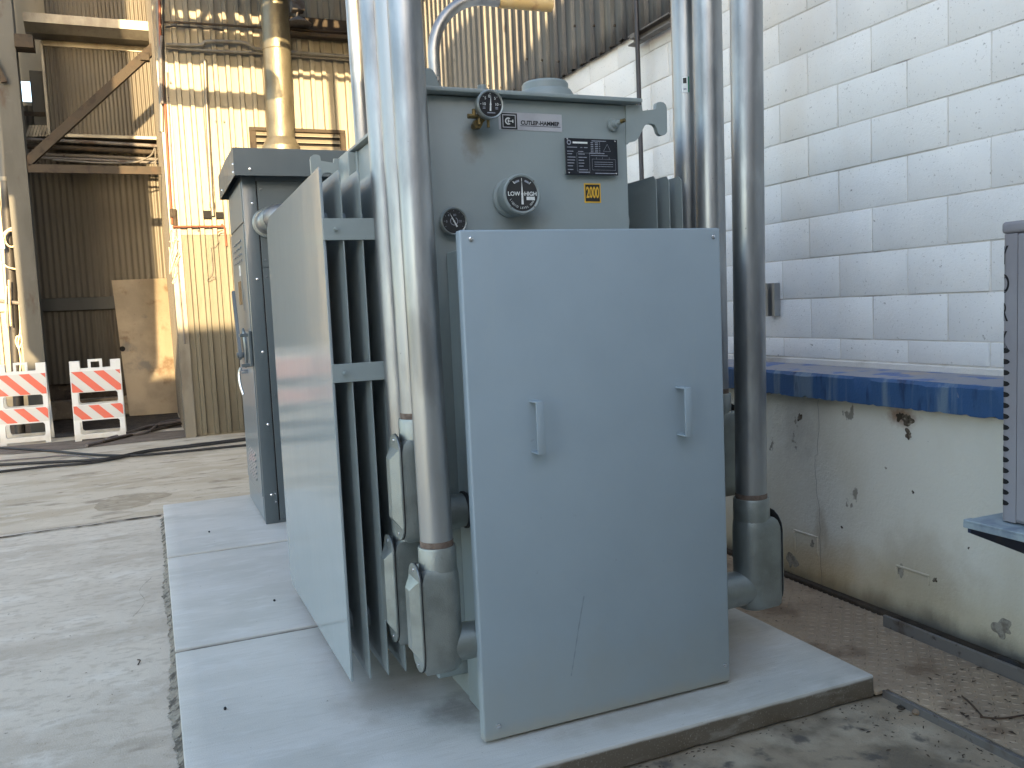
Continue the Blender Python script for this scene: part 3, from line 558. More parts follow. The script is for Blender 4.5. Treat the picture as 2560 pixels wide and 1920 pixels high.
cyl(bm, (c.x-.075, TF-.055, c.z-.036), (c.x-.02, TF-.055, c.z-.036), .009, n=8); cyl(bm, (c.x-.05, TF-.055, c.z-.036), (c.x-.05, TF-.055, c.z-.01), .008, n=8); cyl(bm, (c.x-.03, TF-.055, c.z-.03), (c.x-.03, TF-.055, c.z-.065), .007, n=8); cyl(bm, (c.x+.002, TF-.06, c.z-.04), (c.x+.002, TF-.06, c.z-.075), .006, n=8); obj('fitting', bm, 'brass', g)
# temperature gauge
g, c, r = dial('temperature_gauge', 1135, 553, 33, 3.035, .03, 'cast')
needle(g, c, r, -28, tail=.55); ticks(g, c, r, (-120, -90, -60, -35, 0, 35, 60, 90, 120), 'dim_print', l=.08)
word(g, c, r, '0', -.68, -.03, .28, 'dim_print'); word(g, c, r, '4', -.48, .5, .28, 'dim_print'); word(g, c, r, '80', .08, .52, .28, mk('red_print', c8(150, 96, 92), .5)if False else 'dim_print'); word(g, c, r, '120', .5, -.02, .28, 'dim_print')
bm = bmn(); A = []
for k in range(28):
    a = R(30+k*300/27); A.append((bm.verts.new(c+Vector((math.sin(a)*r*.36, -.0006, math.cos(a)*r*.36))), bm.verts.new(c+Vector((math.sin(a)*r*.3, -.0006, math.cos(a)*r*.3)))))
for q, w_ in zip(A, A[1:]): bm.faces.new((q[0], q[1], w_[1], w_[0]))
obj('scale_arc', bm, 'dim_print', g)
# ---------------- plates and stickers
a, b = at(1246, 281, 'Y', TF), at(1405, 332, 'Y', TF)
def quadplate(nm, m, x0, x1, z0, z1, y, th, parent): bm = bmn(); box(bm, x0, x1, y-th, y, z0, z1, min(.0008, th*.4)); return obj(nm, bm, m, parent)
lg = quadplate('maker_label', 'label_silver', 1.276, 1.542, 2.288, 2.354, TF-.0005, .0012, T)
yl = TF-.0019
quadplate('emblem_field', 'black_print', 1.285, 1.352, 2.2905, 2.3505, yl, .0004, lg); quadplate('emblem_ring', 'label_silver', 1.291, 1.346, 2.296, 2.345, yl-.0006, .0003, lg); quadplate('emblem_core', 'black_print', 1.2945, 1.3425, 2.2995, 2.3415, yl-.0011, .0003, lg)
bm = bmn(); cc = Vector((1.3145, yl-.0018, 2.3205)); A = []
for k in range(22):
    a_ = R(52+k*256/21); A.append((bm.verts.new(cc+Vector((math.cos(a_)*.0135, 0, math.sin(a_)*.0135))), bm.verts.new(cc+Vector((math.cos(a_)*.0085, 0, math.sin(a_)*.0085)))))
for q, w_ in zip(A, A[1:]): bm.faces.new((q[0], q[1], w_[1], w_[0]))
for x0, x1, z0, z1 in ((1.3125, 1.317, 2.3145, 2.3265), (1.317, 1.331, 2.319, 2.322), (1.331, 1.3355, 2.3145, 2.3265)): bm.faces.new([bm.verts.new(p) for p in ((x0, cc.y, z0), (x1, cc.y, z0), (x1, cc.y, z1), (x0, cc.y, z1))])
obj('emblem', bm, 'white_print', lg)
lettering('lettering', lg, 'black_print', 'CUTLER-HAMMER', .0215, (1.449, yl-.0003, 2.3165), X, Z, -Y, bold=.0008, ext=.0002, fit=.166)
quadplate('underline', 'black_print', 1.364, 1.535, 2.3045, 2.3065, yl, .0004, lg)
a, b = at(1404, 349, 'Y', TF), at(1539, 440, 'Y', TF)
npx0, npx1, npz0, npz1 = 1.541, 1.773, 2.122, 2.262
npl = quadplate('rating_plate', 'plate_black', npx0, npx1, npz0, npz1, TF-.018, .006, T)
bm = bmn(); box(bm, npx0+.006, npx1-.006, TF-.018, TF, npz0+.006, npz1-.004); obj('plate_bracket', bm, 'paint', npl)
yn = TF-.0245; rr = random.Random(4)
def pl(u0, u1, v, h=.022, m='dim_print', nm='print_line'): quadplate(nm, m, npx0+u0*(npx1-npx0), npx0+u1*(npx1-npx0), npz1-(v+h/2)*(npz1-npz0), npz1-(v-h/2)*(npz1-npz0), yn, .0003, npl)
pl(.14, .42, .12, .05, 'white_print'); 
bm = bmn(); cc = Vector((npx0+.07*.232, yn-.0003, npz1-.12*.14)); A = []
for k in range(17): a_ = 2*math.pi*k/16; A.append((bm.verts.new(cc+Vector((math.cos(a_)*.0095, 0, math.sin(a_)*.0095))), bm.verts.new(cc+Vector((math.cos(a_)*.0055, 0, math.sin(a_)*.0055)))))
for q, w_ in zip(A, A[1:]): bm.faces.new((q[0], q[1], w_[1], w_[0]))
obj('emblem', bm, 'dim_print', npl)
for i, v in enumerate((.25, .36, .43, .52, .60, .68, .76, .86)):
    pl(.03, .03+rr.uniform(.09, .16), v); pl(.24 if i else .13, (.24 if i else .13)+rr.uniform(.08, .18), v)
    if i == 0: pl(.28, .32, v); pl(.35, .42, v)
pl(.24, .45, .93); pl(.55, .95, .95); pl(.5, .78, .06); pl(.45, .74, .40, .025); pl(.47, .8, .46, .018)
for v in (.11, .16, .21, .26, .31, .36): pl(.48, .53, v); pl(.56, .62, v); pl(.64, .66, v)
def outline(u0, u1, v0, v1, t=.004):
    for (a_, b_, c_, d_) in ((u0, u1, v0, t*1.6), (u0, u1, v1, t*1.6)): pl(a_, b_, c_, d_, nm='print_frame')
    for u in (u0, u1): pl(u-t/2, u+t/2, (v0+v1)/2, v1-v0, nm='print_frame')
outline(.5, .95, .56, .86); outline(.21, .45, .40, .90)
for u in (.58, .7, .83): pl(u-.002, u+.002, .53, .06)
for v in (.64, .7, .76): pl(.54, .9, v, .012)
bm = bmn()
tri = [(.80, .14), (.72, .34), (.86, .34)]
for i in range(3):
    p0 = Vector((npx0+tri[i][0]*.232, yn-.0004, npz1-tri[i][1]*.14)); p1 = Vector((npx0+tri[(i+1) % 3][0]*.232, yn-.0004, npz1-tri[(i+1) % 3][1]*.14)); s = (p1-p0).normalized().cross(Y)*.0005
    bm.faces.new([bm.verts.new(q) for q in (p0+s, p1+s, p1-s, p0-s)])
obj('diagram', bm, 'dim_print', npl)
for u, v in ((.04, .03), (.95, .05), (.05, .95), (.96, .95)):
    bm = bmn(); lathe(bm, [(.0035, 0), (.003, .002), (.001, .003)], (npx0+u*.232, yn, npz1-v*.14), (0, -1, 0), 10); obj('plate_screw', bm, 'bolt', npl)
s2 = quadplate('rating_sticker', 'yellow', 1.629, 1.703, 2.017, 2.093, TF-.0004, .0008, T)
quadplate('sticker_field', 'black_print', 1.634, 1.698, 2.022, 2.088, TF-.0013, .0004, s2)
lettering('lettering', s2, 'yellow', '2000', .060, (1.666, TF-.0018, 2.055), X, Z, -Y, bold=.0014, ext=.0002, fit=.057)
# sampling valve top right and a weld-like drip line
p = at(1530, 313, 'Y', TF); bm = bmn(); lathe(bm, [(.026, 0), (.026, .01), (.016, .012), (.016, .03), (.009, .032), (.009, .05)], (p.x, TF+.001, p.z), (.35, -1, .1), 20); va = obj('relief_valve', bm, 'paint', T)
bm = bmn(); cyl(bm, Vector((p.x+.014, TF-.046, p.z+.005)), Vector((p.x+.024, TF-.062, p.z+.008)), .008, n=12); obj('valve_nipple', bm, 'brass', va)
# oil weep under the gauge fitting
for px, py, rx, rz in ():
    pass

# ================================================================== CONDUITS WITH PULL ELBOWS
def pull_elbow(root, cx, cy, r, zt, zb, s, hub_x):
    """cast conduit body; s = side the cover faces (-1 left, +1 right)"""
    k = r/.0572; w = .072*k; bx = .080*k
    def dsec(z, f, fx=1.0):
        pts = []
        for i in range(13): a = -math.pi/2+math.pi*i/12; pts.append((cx-s*(w*f*math.cos(a)*1.0), cy+w*f*math.sin(a)))
        pts += [(cx+s*bx*fx, cy+w*f*.93), (cx+s*bx*fx, cy+w*f*.3), (cx+s*bx*fx, cy-w*f*.3), (cx+s*bx*fx, cy-w*f*.93)]
        return [(p[0], p[1], z) for p in pts]
    bm = bmn(); prev = None
    zs = zt-.072*k
    for (z, f, fx) in ((zb, .62, .82), (zb+.006*k, .80, .93), (zb+.02*k, .94, 1), (zb+.05*k, 1, 1), (zs-.06*k, 1, 1), (zs-.035*k, .985, .97), (zs-.012*k, .93, .86), (zs, .86, .70)):
        cur = [bm.verts.new(p) for p in dsec(z, f, fx)]
        if prev: skin(bm, prev, cur)
        else: bm.faces.new(cur)
        prev = cur
    bm.faces.new(prev)
    lathe(bm, [(r*1.12, 0), (r*1.16, .03*k), (r*1.16, zt-zs+.055*k-.006), (r*1.12, zt-zs+.055*k), (r*1.02, zt-zs+.055*k), (r*1.02, zt-zs+.04*k)], (cx, cy, zs-.055*k), Z, 28)
    hz = zb+.082*k
    lathe(bm, [(r*1.12, 0), (r*1.14, abs(hub_x-cx)*.55), (r*1.08, abs(hub_x-cx)*.75), (r*1.08, abs(hub_x-cx))], (cx, cy, hz), (-s, 0, 0), 28)
    bd = obj('conduit_body', bm, 'cast', root, 40)
    xc = cx+s*bx
    def rng(x0, x1, hw, v0, v1, nm, m, par):
        bm = bmn(); prism(bm, stadium(cy, 0, hw, v0, v1), 'yz', x0, x1); return obj(nm, bm, m, par)
    rng(xc, xc+s*.004, w*.99, zb+.004, zs+.022*k, 'gasket', 'black', bd)
    cv = rng(xc+s*.004, xc+s*.0085, w*.96, zb+.006, zs+.02*k, 'cover', 'cast', bd)
    # raised faceted ridge of the cover: a named part of the body
    bm = bmn(); z0, z1 = zb+.055*k, zs-.03*k; hw = w*.80
    lo = [(cy-hw, z0), (cy+hw, z0), (cy+hw, z1), (cy-hw, z1)]; hi = [(cy-hw*.42, z0+.035*k), (cy+hw*.42, z0+.035*k), (cy+hw*.42, z1-.035*k), (cy-hw*.42, z1-.035*k)]
    A = [bm.verts.new((xc+s*.008, p[0], p[1])) for p in lo]; B = [bm.verts.new((xc+s*.034*k, p[0], p[1])) for p in hi]; skin(bm, A, B); bm.faces.new(B); bm.faces.new(A[::-1]); obj('cover_ridge', bm, 'cast', bd)
    for zz in (zb+.028*k, zs-.002*k):
        bm = bmn(); lathe(bm, [(.0065*k, 0), (.006*k, .003), (.002, .0045)], (xc+s*.0085, cy, zz), (s, 0, 0), 12); obj('cover_screw', bm, 'bolt', bd)
    bm = bmn(); lathe(bm, [(r*1.2, 0), (r*1.2, .014), (r*1.1, .016)], (hub_x-s*.0+s*.022, cy, hz), (-s, 0, 0), 10); obj('lock_nut', bm, 'black' if s < 0 else 'cast', bd)
    return zs, hz
def conduit(x, y, r, zt, zb, s, hub_x, label, lean=(0, 0), ztop=6.2, sticker=False):
    t = thing('conduit', label, 'conduit', (x, y, zb), 'galvanised conduits feeding the transformer')
    bm = bmn(); d = Vector((lean[0], lean[1], 1)); p0 = Vector((x, y, zt-.012)); pts = [p0+d*h for h in (0, .5, 1.2, 2.2, 3.4, ztop-zt)]; tube(bm, pts, r, 36); obj('pipe', bm, 'zinc', t)
    bm = bmn(); lathe(bm, [(r*1.0+.0008, 0), (r*1.0+.0012, .018), (r+.0004, .022)], (x, y, zt-.001), Z, 32); obj('thread', bm, 'thread', t)
    pull_elbow(t, x, y, r, zt, zb, s, hub_x)
    if sticker:
        p = at(1703, 222, 'Y', y-r*.8); 
    return t
CX = .861
conduit(CX, 2.80, .0572, .812, .372, -1, 1.04, 'front galvanised conduit with pull elbow nearest the flat cover, left side', (.002, .028))
conduit(CX+.0, 2.962, .0572, 1.240, .800, -1, 1.04, 'middle galvanised conduit of the left three, its elbow set highest', (.0, .03))
conduit(CX+.0, 3.135, .0572, .835, .362, -1, 1.0, 'rearmost galvanised conduit of the left three, beside the cooling fins', (.0, .042))
RX = 2.335
conduit(RX, 2.975, .066, .757, .272, 1, 1.945, 'right galvanised conduit standing clear of the cover with a full elbow showing', (.012, 0))
conduit(RX, 3.222, .064, 1.19, .72, 1, 1.945, 'galvanised conduit rising behind the top right corner of the cover', (.006, 0))
t3 = conduit(RX, 3.398, .060, .80, .33, 1, 1.9, 'galvanised conduit with a small barcode sticker beside the lifting lug', (.006, 0))
# barcode sticker wrapped on the third pipe (print bars only)
zc = at(1703, 222, 'X', RX).z; 
def wrap(a0, a1, z0, z1, off, m, nm, par, cx=RX+.0095, cy=3.398, r=.060):
    bm = bmn(); A = []
    for k in range(9):
        a = R(a0+(a1-a0)*k/8); A.append([bm.verts.new((cx+(r+off)*math.cos(a), cy+(r+off)*math.sin(a), z)) for z in (z0, z1)])
    for q, w_ in zip(A, A[1:]): bm.faces.new((q[0], q[1], w_[1], w_[0]))
    return obj(nm, bm, m, par)
sk = wrap(222, 252, zc-.035, zc+.035, .0008, 'white_print', 'barcode_sticker', t3)
wrap(246, 252, zc-.035, zc+.035, .0013, mk('green_print', c8(20, 110, 84), .5), 'sticker_band', sk); wrap(226, 241, zc+.006, zc+.03, .0013, 'black_print', 'sticker_print', sk); wrap(228, 240, zc-.022, zc-.016, .0013, 'dim_print', 'sticker_print', sk)

# ================================================================== SWITCH CABINET
CXL, CYF, CYB, CXR, CT = .694, 6.484, 7.54, 2.05, 2.66
K = thing('switch_cabinet', 'tall slate grey outdoor switch cabinet with overhanging hood and lever handle', 'cabinet', (1.3, 7, SZ))
bm = bmn(); box(bm, CXL, CXR, CYF, CYB, SZ, CT, .004); obj('body', bm, 'paint_dark', K)
# front: corner post, seam, side panels
bm = bmn(); box(bm, CXL-.003, CXL+.092, CYF-.006, CYF+.05, SZ+.001, CT-.01, .004, 2); cp = obj('corner_post', bm, 'paint_dark', K)
for px, py in ((631, 508), (643, 698), (657, 880), (670, 1061), (679, 1237)):
    p = at(px, py, 'Y', CYF-.006); bm = bmn(); lathe(bm, [(.011, 0), (.010, .006), (.004, .010), (.001, .0105)], (p.x, CYF-.005, p.z), (0, -1, 0), 14); obj('bolt', bm, 'bolt', cp)
bm = bmn(); box(bm, CXL+.092, CXL+.1005, CYF-.0015, CYF+.01, SZ+.02, CT-.06); obj('seam', bm, 'void', K)
for z0, z1 in ((1.985, 2.60), (.125, 1.975)):
    bm = bmn(); box(bm, CXL+.101, CXR-.02, CYF-.005, CYF+.01, z0, z1, .003); pn = obj('side_panel', bm, 'paint_dark', K)
    for zz in (z0+.05, (z0+z1)/2, z1-.06):
        bm = bmn(); lathe(bm, [(.008, 0), (.007, .005), (.001, .007)], (CXL+.125, CYF-.0045, zz), (0, -1, 0), 12); obj('bolt', bm, 'paint_dark', pn)
bm = bmn(); box(bm, CXL+.062, CXL+.09, CYF-.012, CYF-.006, .245, .345, .002); hg = obj('hinge', bm, 'paint_dark', K)
for zz in (.265, .325): bm = bmn(); lathe(bm, [(.008, 0), (.006, .004), (.001, .005)], (CXL+.077, CYF-.0115, zz), (0, -1, 0), 12); obj('bolt', bm, 'bolt', hg)
# hood
bm = bmn(); hx0, hx1, hy0, hy1, hz0, hz1 = .632, 2.12, 6.35, 7.66, 2.618, 2.80
box(bm, hx0, hx1, hy0, hy0+.004, hz0, hz1); box(bm, hx0, hx0+.004, hy0+.004, hy1, hz0, hz1); box(bm, hx1-.004, hx1, hy0+.004, hy1, hz0, hz1); box(bm, hx0+.004, hx1-.004, hy1-.004, hy1, hz0, hz1)
prism(bm, [(hy0, hz1), (hy1, hz1), (hy1, hz1+.008), ((hy0+hy1)/2, hz1+.022), (hy0, hz1+.008)], 'yz', hx0, hx1)
hd = obj('hood', bm, 'paint_dark', K)
for x, z in ((.74, 2.66), (1.5, 2.66)): bm = bmn(); lathe(bm, [(.012, 0), (.010, .006), (.001, .008)], (x, hy0, z), (0, -1, 0), 12); obj('bolt', bm, 'bolt', hd)
for yv, z in ((6.40, 2.70), (6.40, 2.645), (7.4, 2.66)): bm = bmn(); lathe(bm, [(.010, 0), (.008, .005), (.001, .007)], (hx0, yv, z), (-1, 0, 0), 12); obj('bolt', bm, 'bolt', hd)
# left (door) side
bm = bmn(); box(bm, CXL-.010, CXL-.001, CYF+.05, CYB-.02, .30, 2.30, .003); dr = obj('door', bm, 'paint_door', K)
bm = bmn(); box(bm, CXL-.008, CXL-.001, CYF+.05, CYB-.02, 2.315, 2.60, .003); obj('upper_panel', bm, 'paint_door', K)
bm = bmn(); box(bm, CXL-.006, CXL-.001, CYF+.05, CYB-.02, .115, .29, .003); obj('kick_panel', bm, 'paint_door', K)
for (ya, yb, za, zb_, rows, cols) in ((6.72, 7.3, 2.03, 2.22, 4, 4), (6.78, 7.3, .36, .60, 5, 5)):
    for i in range(rows):
        for j in range(cols):
            yv = ya+(yb-ya)*(j+.5)/cols; zv = za+(zb_-za)*(i+.5)/rows; bm = bmn()
            prism(bm, [(CXL-.010, zv-.006), (CXL-.024, zv-.004), (CXL-.010, zv+.016)], 'xz', yv-.042, yv+.042); obj('louver', bm, 'paint_door', dr)
bm = bmn(); box(bm, CXL-.0115, CXL-.010, 6.93, 7.02, 1.94, 2.03); lb_ = obj('label', bm, 'white_print', dr)
bm = bmn(); prism(bm, [(6.975, 1.96), (6.998, 1.985), (6.975, 2.012), (6.952, 1.985)], 'yz', CXL-.012, CXL-.0116); obj('warning_symbol', bm, 'dim_print', lb_)
bm = bmn(); box(bm, CXL-.013, CXL-.010, 6.86, 7.2, 1.68, 1.95, .001); wf = obj('window_frame', bm, 'paint_door', dr)
bm = bmn(); box(bm, CXL-.0145, CXL-.013, 6.92, 7.14, 1.73, 1.91); obj('window_pane', bm, mk('window_glass', c8(120, 104, 74), .05, layers=[('noise', c8(90, 84, 70), 5, .4, .7, .5, I3)], coat=1), wf)
# operating lever on its round plate
hy, hzv = 6.66, 1.40
bm = bmn(); lathe(bm, [(.15, 0), (.15, .012), (.14, .018)], (CXL-.03, hy+.12, hzv), (-1, 0, 0), 8); box(bm, CXL-.03, CXL-.008, hy-.14, hy+.2, hzv-.13, hzv+.13, .004); hp = obj('lever_plate', bm, 'paint_dark', K)
bm = bmn(); a_ = Vector((CXL-.085, hy+.10, hzv-.05)); b_ = Vector((CXL-.085, hy+.30, hzv+.43)); s_ = (b_-a_).normalized(); n_ = s_.cross(X)
for p, wd in (): pass
vsA = [a_-n_*.032-s_*.03, a_+n_*.032-s_*.03, b_+n_*.026, b_-n_*.026]; A = [bm.verts.new(p) for p in vsA]; B = [bm.verts.new(p+X*.024) for p in vsA]; skin(bm, A, B); bm.faces.new(A); bm.faces.new(B[::-1]); bmesh.ops.bevel(bm, geom=list(bm.edges), offset=.005, segments=2, affect='EDGES')
cyl(bm, a_+X*.07, a_-X*.012, .024, n=6); obj('lever', bm, 'paint_dark', hp)
for dz in (.10, -.12): bm = bmn(); box(bm, CXL-.09, CXL-.02, hy-.13, hy-.08, hzv+dz-.012, hzv+dz+.012, .004); obj('lock_lug', bm, 'paint_dark', hp)
bm = bmn(); cyl(bm, (CXL-.005, hy+.26, 1.215), (CXL-.06, hy+.26, 1.215), .016, n=14); tube(bm, smooth_path([(CXL-.06, hy+.26, 1.245), (CXL-.075, hy+.27, 1.20), (CXL-.075, hy+.25, 1.12), (CXL-.06, hy+.22, 1.04)], 5), .011, 10); obj('door_handle', bm, 'bolt', K)
# fat flexible elbow arriving on the cabinet front, just above the fin
p = at(690, 500, 'Y', 6.3); bm = bmn(); pts = [(p.x-.05, CYF-.003, 2.30), (p.x-.04, CYF-.09, 2.31), (p.x+.02, CYF-.20, 2.33), (p.x+.12, CYF-.26, 2.29), (p.x+.2, CYF-.27, 2.15), (p.x+.22, CYF-.27, 1.9)]
fx = thing('elbow_fitting', 'rounded metal conduit elbow on the cabinet front behind the glossy fin', 'pipe fitting', (p.x, CYF-.05, 2.3))
bm = bmn(); tube(bm, smooth_path(pts, 6), .085, 24); obj('elbow', bm, 'zinc', fx)
bm = bmn(); lathe(bm, [(.10, 0), (.105, .02), (.095, .03)], (p.x-.05, CYF-.002, 2.30), (0, -1, 0), 28); cyl(bm, Vector((p.x-.03, CYF-.10, 2.313)), Vector((p.x-.012, CYF-.14, 2.317)), .094, n=28); obj('coupling', bm, 'cast', fx)

# ================================================================== BACK SHEDS
YB = 12.75
S = thing('metal_shed', 'tall cream ribbed metal shed at the end of the alley, sunlit in bands', 'building', (2, 13, 0))
bm = bmn(); box(bm, .40, 8, YB+.03, 17, 0, 9.5); obj('shed_core', bm, 'siding', S)
x = .50; k = 0
while x < 8:
    wd = .99; bm = bmn(); off = .003*(k % 2)
    sheet(bm, x, x+wd, 2.80, 9.5, lambda u, d, z: Vector((u, YB-.002-d-off, z)), depth=.045); obj('siding_panel', bm, 'siding', S, 20)
    bm = bmn(); sheet(bm, x, x+wd, .02+random.uniform(0, .04), 2.85, lambda u, d, z: Vector((u, YB+.008-d-off, z)), depth=.045); obj('siding_panel', bm, 'siding_low', S, 20); x += wd; k += 1
bm = bmn(); box(bm, .372, .508, YB-.035, YB-.031, .0, 9.5); box(bm, .368, .372, YB-.035, YB+.3, 0, 9.5); obj('corner_trim', bm, 'trim', S)
for px, py in ((553, 538), (426, 205), (430, 515), (433, 560), (495, 575), (540, 302), (560, 303), (520, 303)):
    p = at(px, py, 'Y', YB-.036); bm = bmn(); cyl(bm, p+Y*.004, p-Y*.006, .012, n=8); obj('screw', bm, 'steel_old', S)
# side wall of the shed and open bay behind
bm = bmn(); sheet(bm, YB+.3, 17.0, .02, 9.5, lambda u, d, z: Vector((.40-d, u, z)), depth=.03); obj('side_panel', bm, 'siding_grey', S, 20)
# square hole torn in the siding, where the drain pipe enters
p0, p1 = at(507, 530, 'Y', YB-.045), at(555, 546, 'Y', YB-.045)
bm = bmn(); box(bm, p0.x, p0.x+.115, YB-.046, YB-.042, p1.z, p0.z+.02); box(bm, p0.x+.15, p1.x+.02, YB-.046, YB-.042, p1.z, p0.z); obj('torn_hole', bm, 'void', S)
# louvre vent
a, b = at(622, 318, 'Y', YB-.06), at(866, 392, 'Y', YB-.06)
V = thing('louver_vent', 'wide slatted vent with rusty frame in the sunlit ribbed wall', 'vent', (a.x+.6, YB-.05, b.z))
z1, z0 = a.z, a.z-.52; x0, x1 = a.x, b.x
bm = bmn(); t = .085; box(bm, x0, x1, YB-.105, YB-.052, z1-.05, z1, .004); box(bm, x0, x0+t, YB-.105, YB-.052, z0, z1-.05, .004); box(bm, x1-t, x1, YB-.105, YB-.052, z0, z1-.05, .004); obj('frame', bm, 'rust', V)
bm = bmn(); box(bm, x0+t, x1-t, YB-.058, YB-.054, z0, z1-.05); obj('backing', bm, 'void', V)
nsl = 5
for i in range(nsl):
    zz = z1-.055-i*.09; bm = bmn(); prism(bm, [(YB-.062, zz), (YB-.1, zz-.05), (YB-.1, zz-.056), (YB-.062, zz-.006)], 'yz', x0+t, x1-t); obj('slat', bm, 'siding', V)
# sheet metal vent stack beside it
a, b = at(686, 0, 'Y', 12.1), at(703.5, 370, 'Y', 12.1); d = (a-b)/(a.z-b.z)
D = thing('vent_stack', 'fat dented sheet metal stack with a seam in front of the louver vent', 'pipe', (b.x, 12.1, 0))
bm = bmn(); rr = random.Random(2); pts = [b+d*(z-b.z) for z in [3.4+.12*i for i in range(60)]]; tube(bm, pts, [.182+rr.uniform(-.0025, .0025) for _ in pts], 36); obj('pipe', bm, 'duct', D)
bm = bmn(); cyl(bm, b+d*(4.02-b.z), b+d*(3.9-b.z), .186, .25, n=36); cyl(bm, b+d*(3.9-b.z), b+d*(3.4-b.z), .25, .25, n=36); obj('flashing_cone', bm, 'duct', D)
bm = bmn(); zz = at(690, 128, 'Y', 12.1).z; lathe(bm, [(.184, 0), (.190, .006), (.184, .012)], b+d*(zz-b.z), Z, 36); obj('seam_ring', bm, 'duct', D)
bm = bmn(); zz = 3.0; box(bm, b.x-.35, b.x+.35, 11.8, 12.72, 0, 3.4, .02); obj('duct_box', bm, 'duct', D)
# bright pipe rising behind the conduits
a, b = at(883, 0, 'Y', 7.0), at(903.5, 300, 'Y', 7.0); d = (a-b)/(a.z-b.z)
tt = thing('riser_pipe', 'smooth metal riser pipe catching full sun just left of the conduits', 'pipe', (b.x, 7.0, 2.8))
bm = bmn(); tube(bm, [b+d*(z-b.z) for z in (2.815, 3.4, 4.2, 5.2, 6.5)], .064, 30); obj('pipe', bm, 'zinc', tt)
bm = bmn(); lathe(bm, [(.09, 0), (.09, .03), (.072, .035), (.072, .07)], b+d*(2.815-b.z), Z, 28); obj('hub', bm, 'cast', tt)
# long-radius elbow that turns to the right wall
v0 = at(1092, 160, 'Y', 6.2); tt = thing('bent_pipe', 'galvanised pipe bending over to the right wall above the transformer lid', 'pipe', (v0.x, 6.2, 0))
zt_ = at(1200, 8, 'Y', 6.2).z+.03; rad = .43; cx2 = v0.x+rad-.02
pts = [(v0.x, 6.2, .1), (v0.x-.012, 6.2, 2), (v0.x-.02, 6.2, zt_-rad)]
for k in range(1, 13): a_ = math.pi-math.pi/2*k/12; pts.append((cx2+rad*math.cos(a_), 6.2, zt_-rad+rad*math.sin(a_)))
pts += [(cx2+.45, 6.2, zt_), (2.98, 6.2, zt_+.01)]
bm = bmn(); tube(bm, pts, .044, 22); obj('pipe', bm, 'zinc', tt)
bm = bmn(); cyl(bm, (2.62, 6.2, zt_+.004), (3.06, 6.2, zt_+.012), .054, n=24); obj('sleeve', bm, 'sun_tinted', tt)
bm = bmn(); tube(bm, [(v0.x-.02, 6.145, 3.3), (v0.x-.03, 6.13, 3.3)], .018, 8); obj('clamp', bm, 'steel_old', tt)
# horizontal pipes across the shed face and ledge above the vent
def hpipe(pts, r, nm, label, m, y=YB-.12, cat='pipe'):
    q = [at(*p, 'Y', y) for p in pts]; bm = bmn(); tube(bm, smooth_path(q, 6), r, 10); o = obj(nm, bm, m); return tag(o, label, cat)
hpipe(((410, 55), (480, 58), (560, 63), (655, 69), (900, 84)), .016, 'thin_pipe', 'thin dark rusty pipe high across the ribbed shed wall', 'rust')
hpipe(((415, 112), (498, 113), (515, 105), (560, 104), (612, 108), (640, 122), (690, 127), (780, 135), (900, 143)), .026, 'cable_conduit', 'pale conduit with a step in it across the ribbed shed wall', 'trim')
hpipe(((415, 119), (520, 127), (650, 133), (740, 140), (900, 152)), .02, 'cable_conduit', 'straight pale conduit just below the stepped one on the shed wall', 'trim', YB-.10)
hpipe(((412, 68), (440, 66), (520, 70), (560, 76)), .012, 'loose_cable', 'slack dark cable under the thin pipe near the shed corner', 'black', YB-.10, 'cable')
a, b = at(722, 62, 'Y', YB-.15), at(905, 98, 'Y', YB-.15)
lg2 = thing('rusty_ledge', 'rusty steel ledge with a lamp bracket high on the shed wall', 'ledge', (a.x+.5, YB-.1, b.z))
bm = bmn(); box(bm, a.x, a.x+2.2, YB-.2, YB-.05, b.z-.03, b.z+.02, .004); box(bm, a.x, a.x+2.2, YB-.07, YB-.045, b.z+.02, b.z+.27, .004); obj('angle', bm, 'rust', lg2)
bm = bmn(); q = at(745, 40, 'Y', YB-.2); lathe(bm, [(.02, .16), (.03, .10), (.09, .07), (.19, .0), (.185, -.005)], (q.x, YB-.2, q.z-.11), Z, 24); box(bm, q.x-.09, q.x+.09, YB-.28, YB-.1, q.z+.06, q.z+.2, .01); obj('lamp', bm, 'steel_old', lg2)
# rusty gas branch on the wall
q0, q1 = at(431, 567, 'Y', YB-.08), at(556, 566, 'Y', YB-.08)
gp = thing('rusty_branch_pipe', 'thin rusty pipe branch with a stub tap low on the sunlit wall', 'pipe', (q0.x, YB-.08, q0.z))
bm = bmn(); tube(bm, [q0, (q0+q1)/2+Z*.002, q1], .014, 10); q2 = at(566, 615, 'Y', YB-.08); tube(bm, [q1+Vector((-.01, 0, .03)), q1+Vector((.03, 0, -.02)), q2], .014, 10); tube(bm, smooth_path([q1+Vector((0, -.02, -.06)), q1+Vector((-.05, -.03, -.07)), q1+Vector((-.07, -.03, -.1))], 4), .008, 8); obj('pipe', bm, 'redlead', gp)
# small wire ties hanging on the ribs
wt = thing('hanging_wire', 'loop of loose wire hanging on the sunlit ribbed wall', 'wire', at(527, 690, 'Y', YB-.06))
bm = bmn(); tube(bm, smooth_path([at(*p, 'Y', YB-.06) for p in ((548, 600), (538, 618), (527, 617), (530, 640), (531, 680), (520, 695), (519, 702), (530, 697), (540, 692), (530, 690))], 5), .004, 6); obj('strand', bm, 'steel_old', wt)
# drain pipe going into the hole
dq = [at(*p, 'Y', YB-.09) for p in ((512, 150), (516, 250), (524, 400), (530, 512), (533, 540))]; dp = thing('drain_pipe', 'slim vertical drain pipe entering a torn hole in the ribbed wall', 'pipe', dq[-1])
bm = bmn(); tube(bm, dq, .026, 12); obj('pipe', bm, 'trim', dp); bm = bmn(); cyl(bm, dq[3]+Z*.04, dq[3]-Z*.04, .034, n=14); obj('coupling', bm, 'trim', dp)
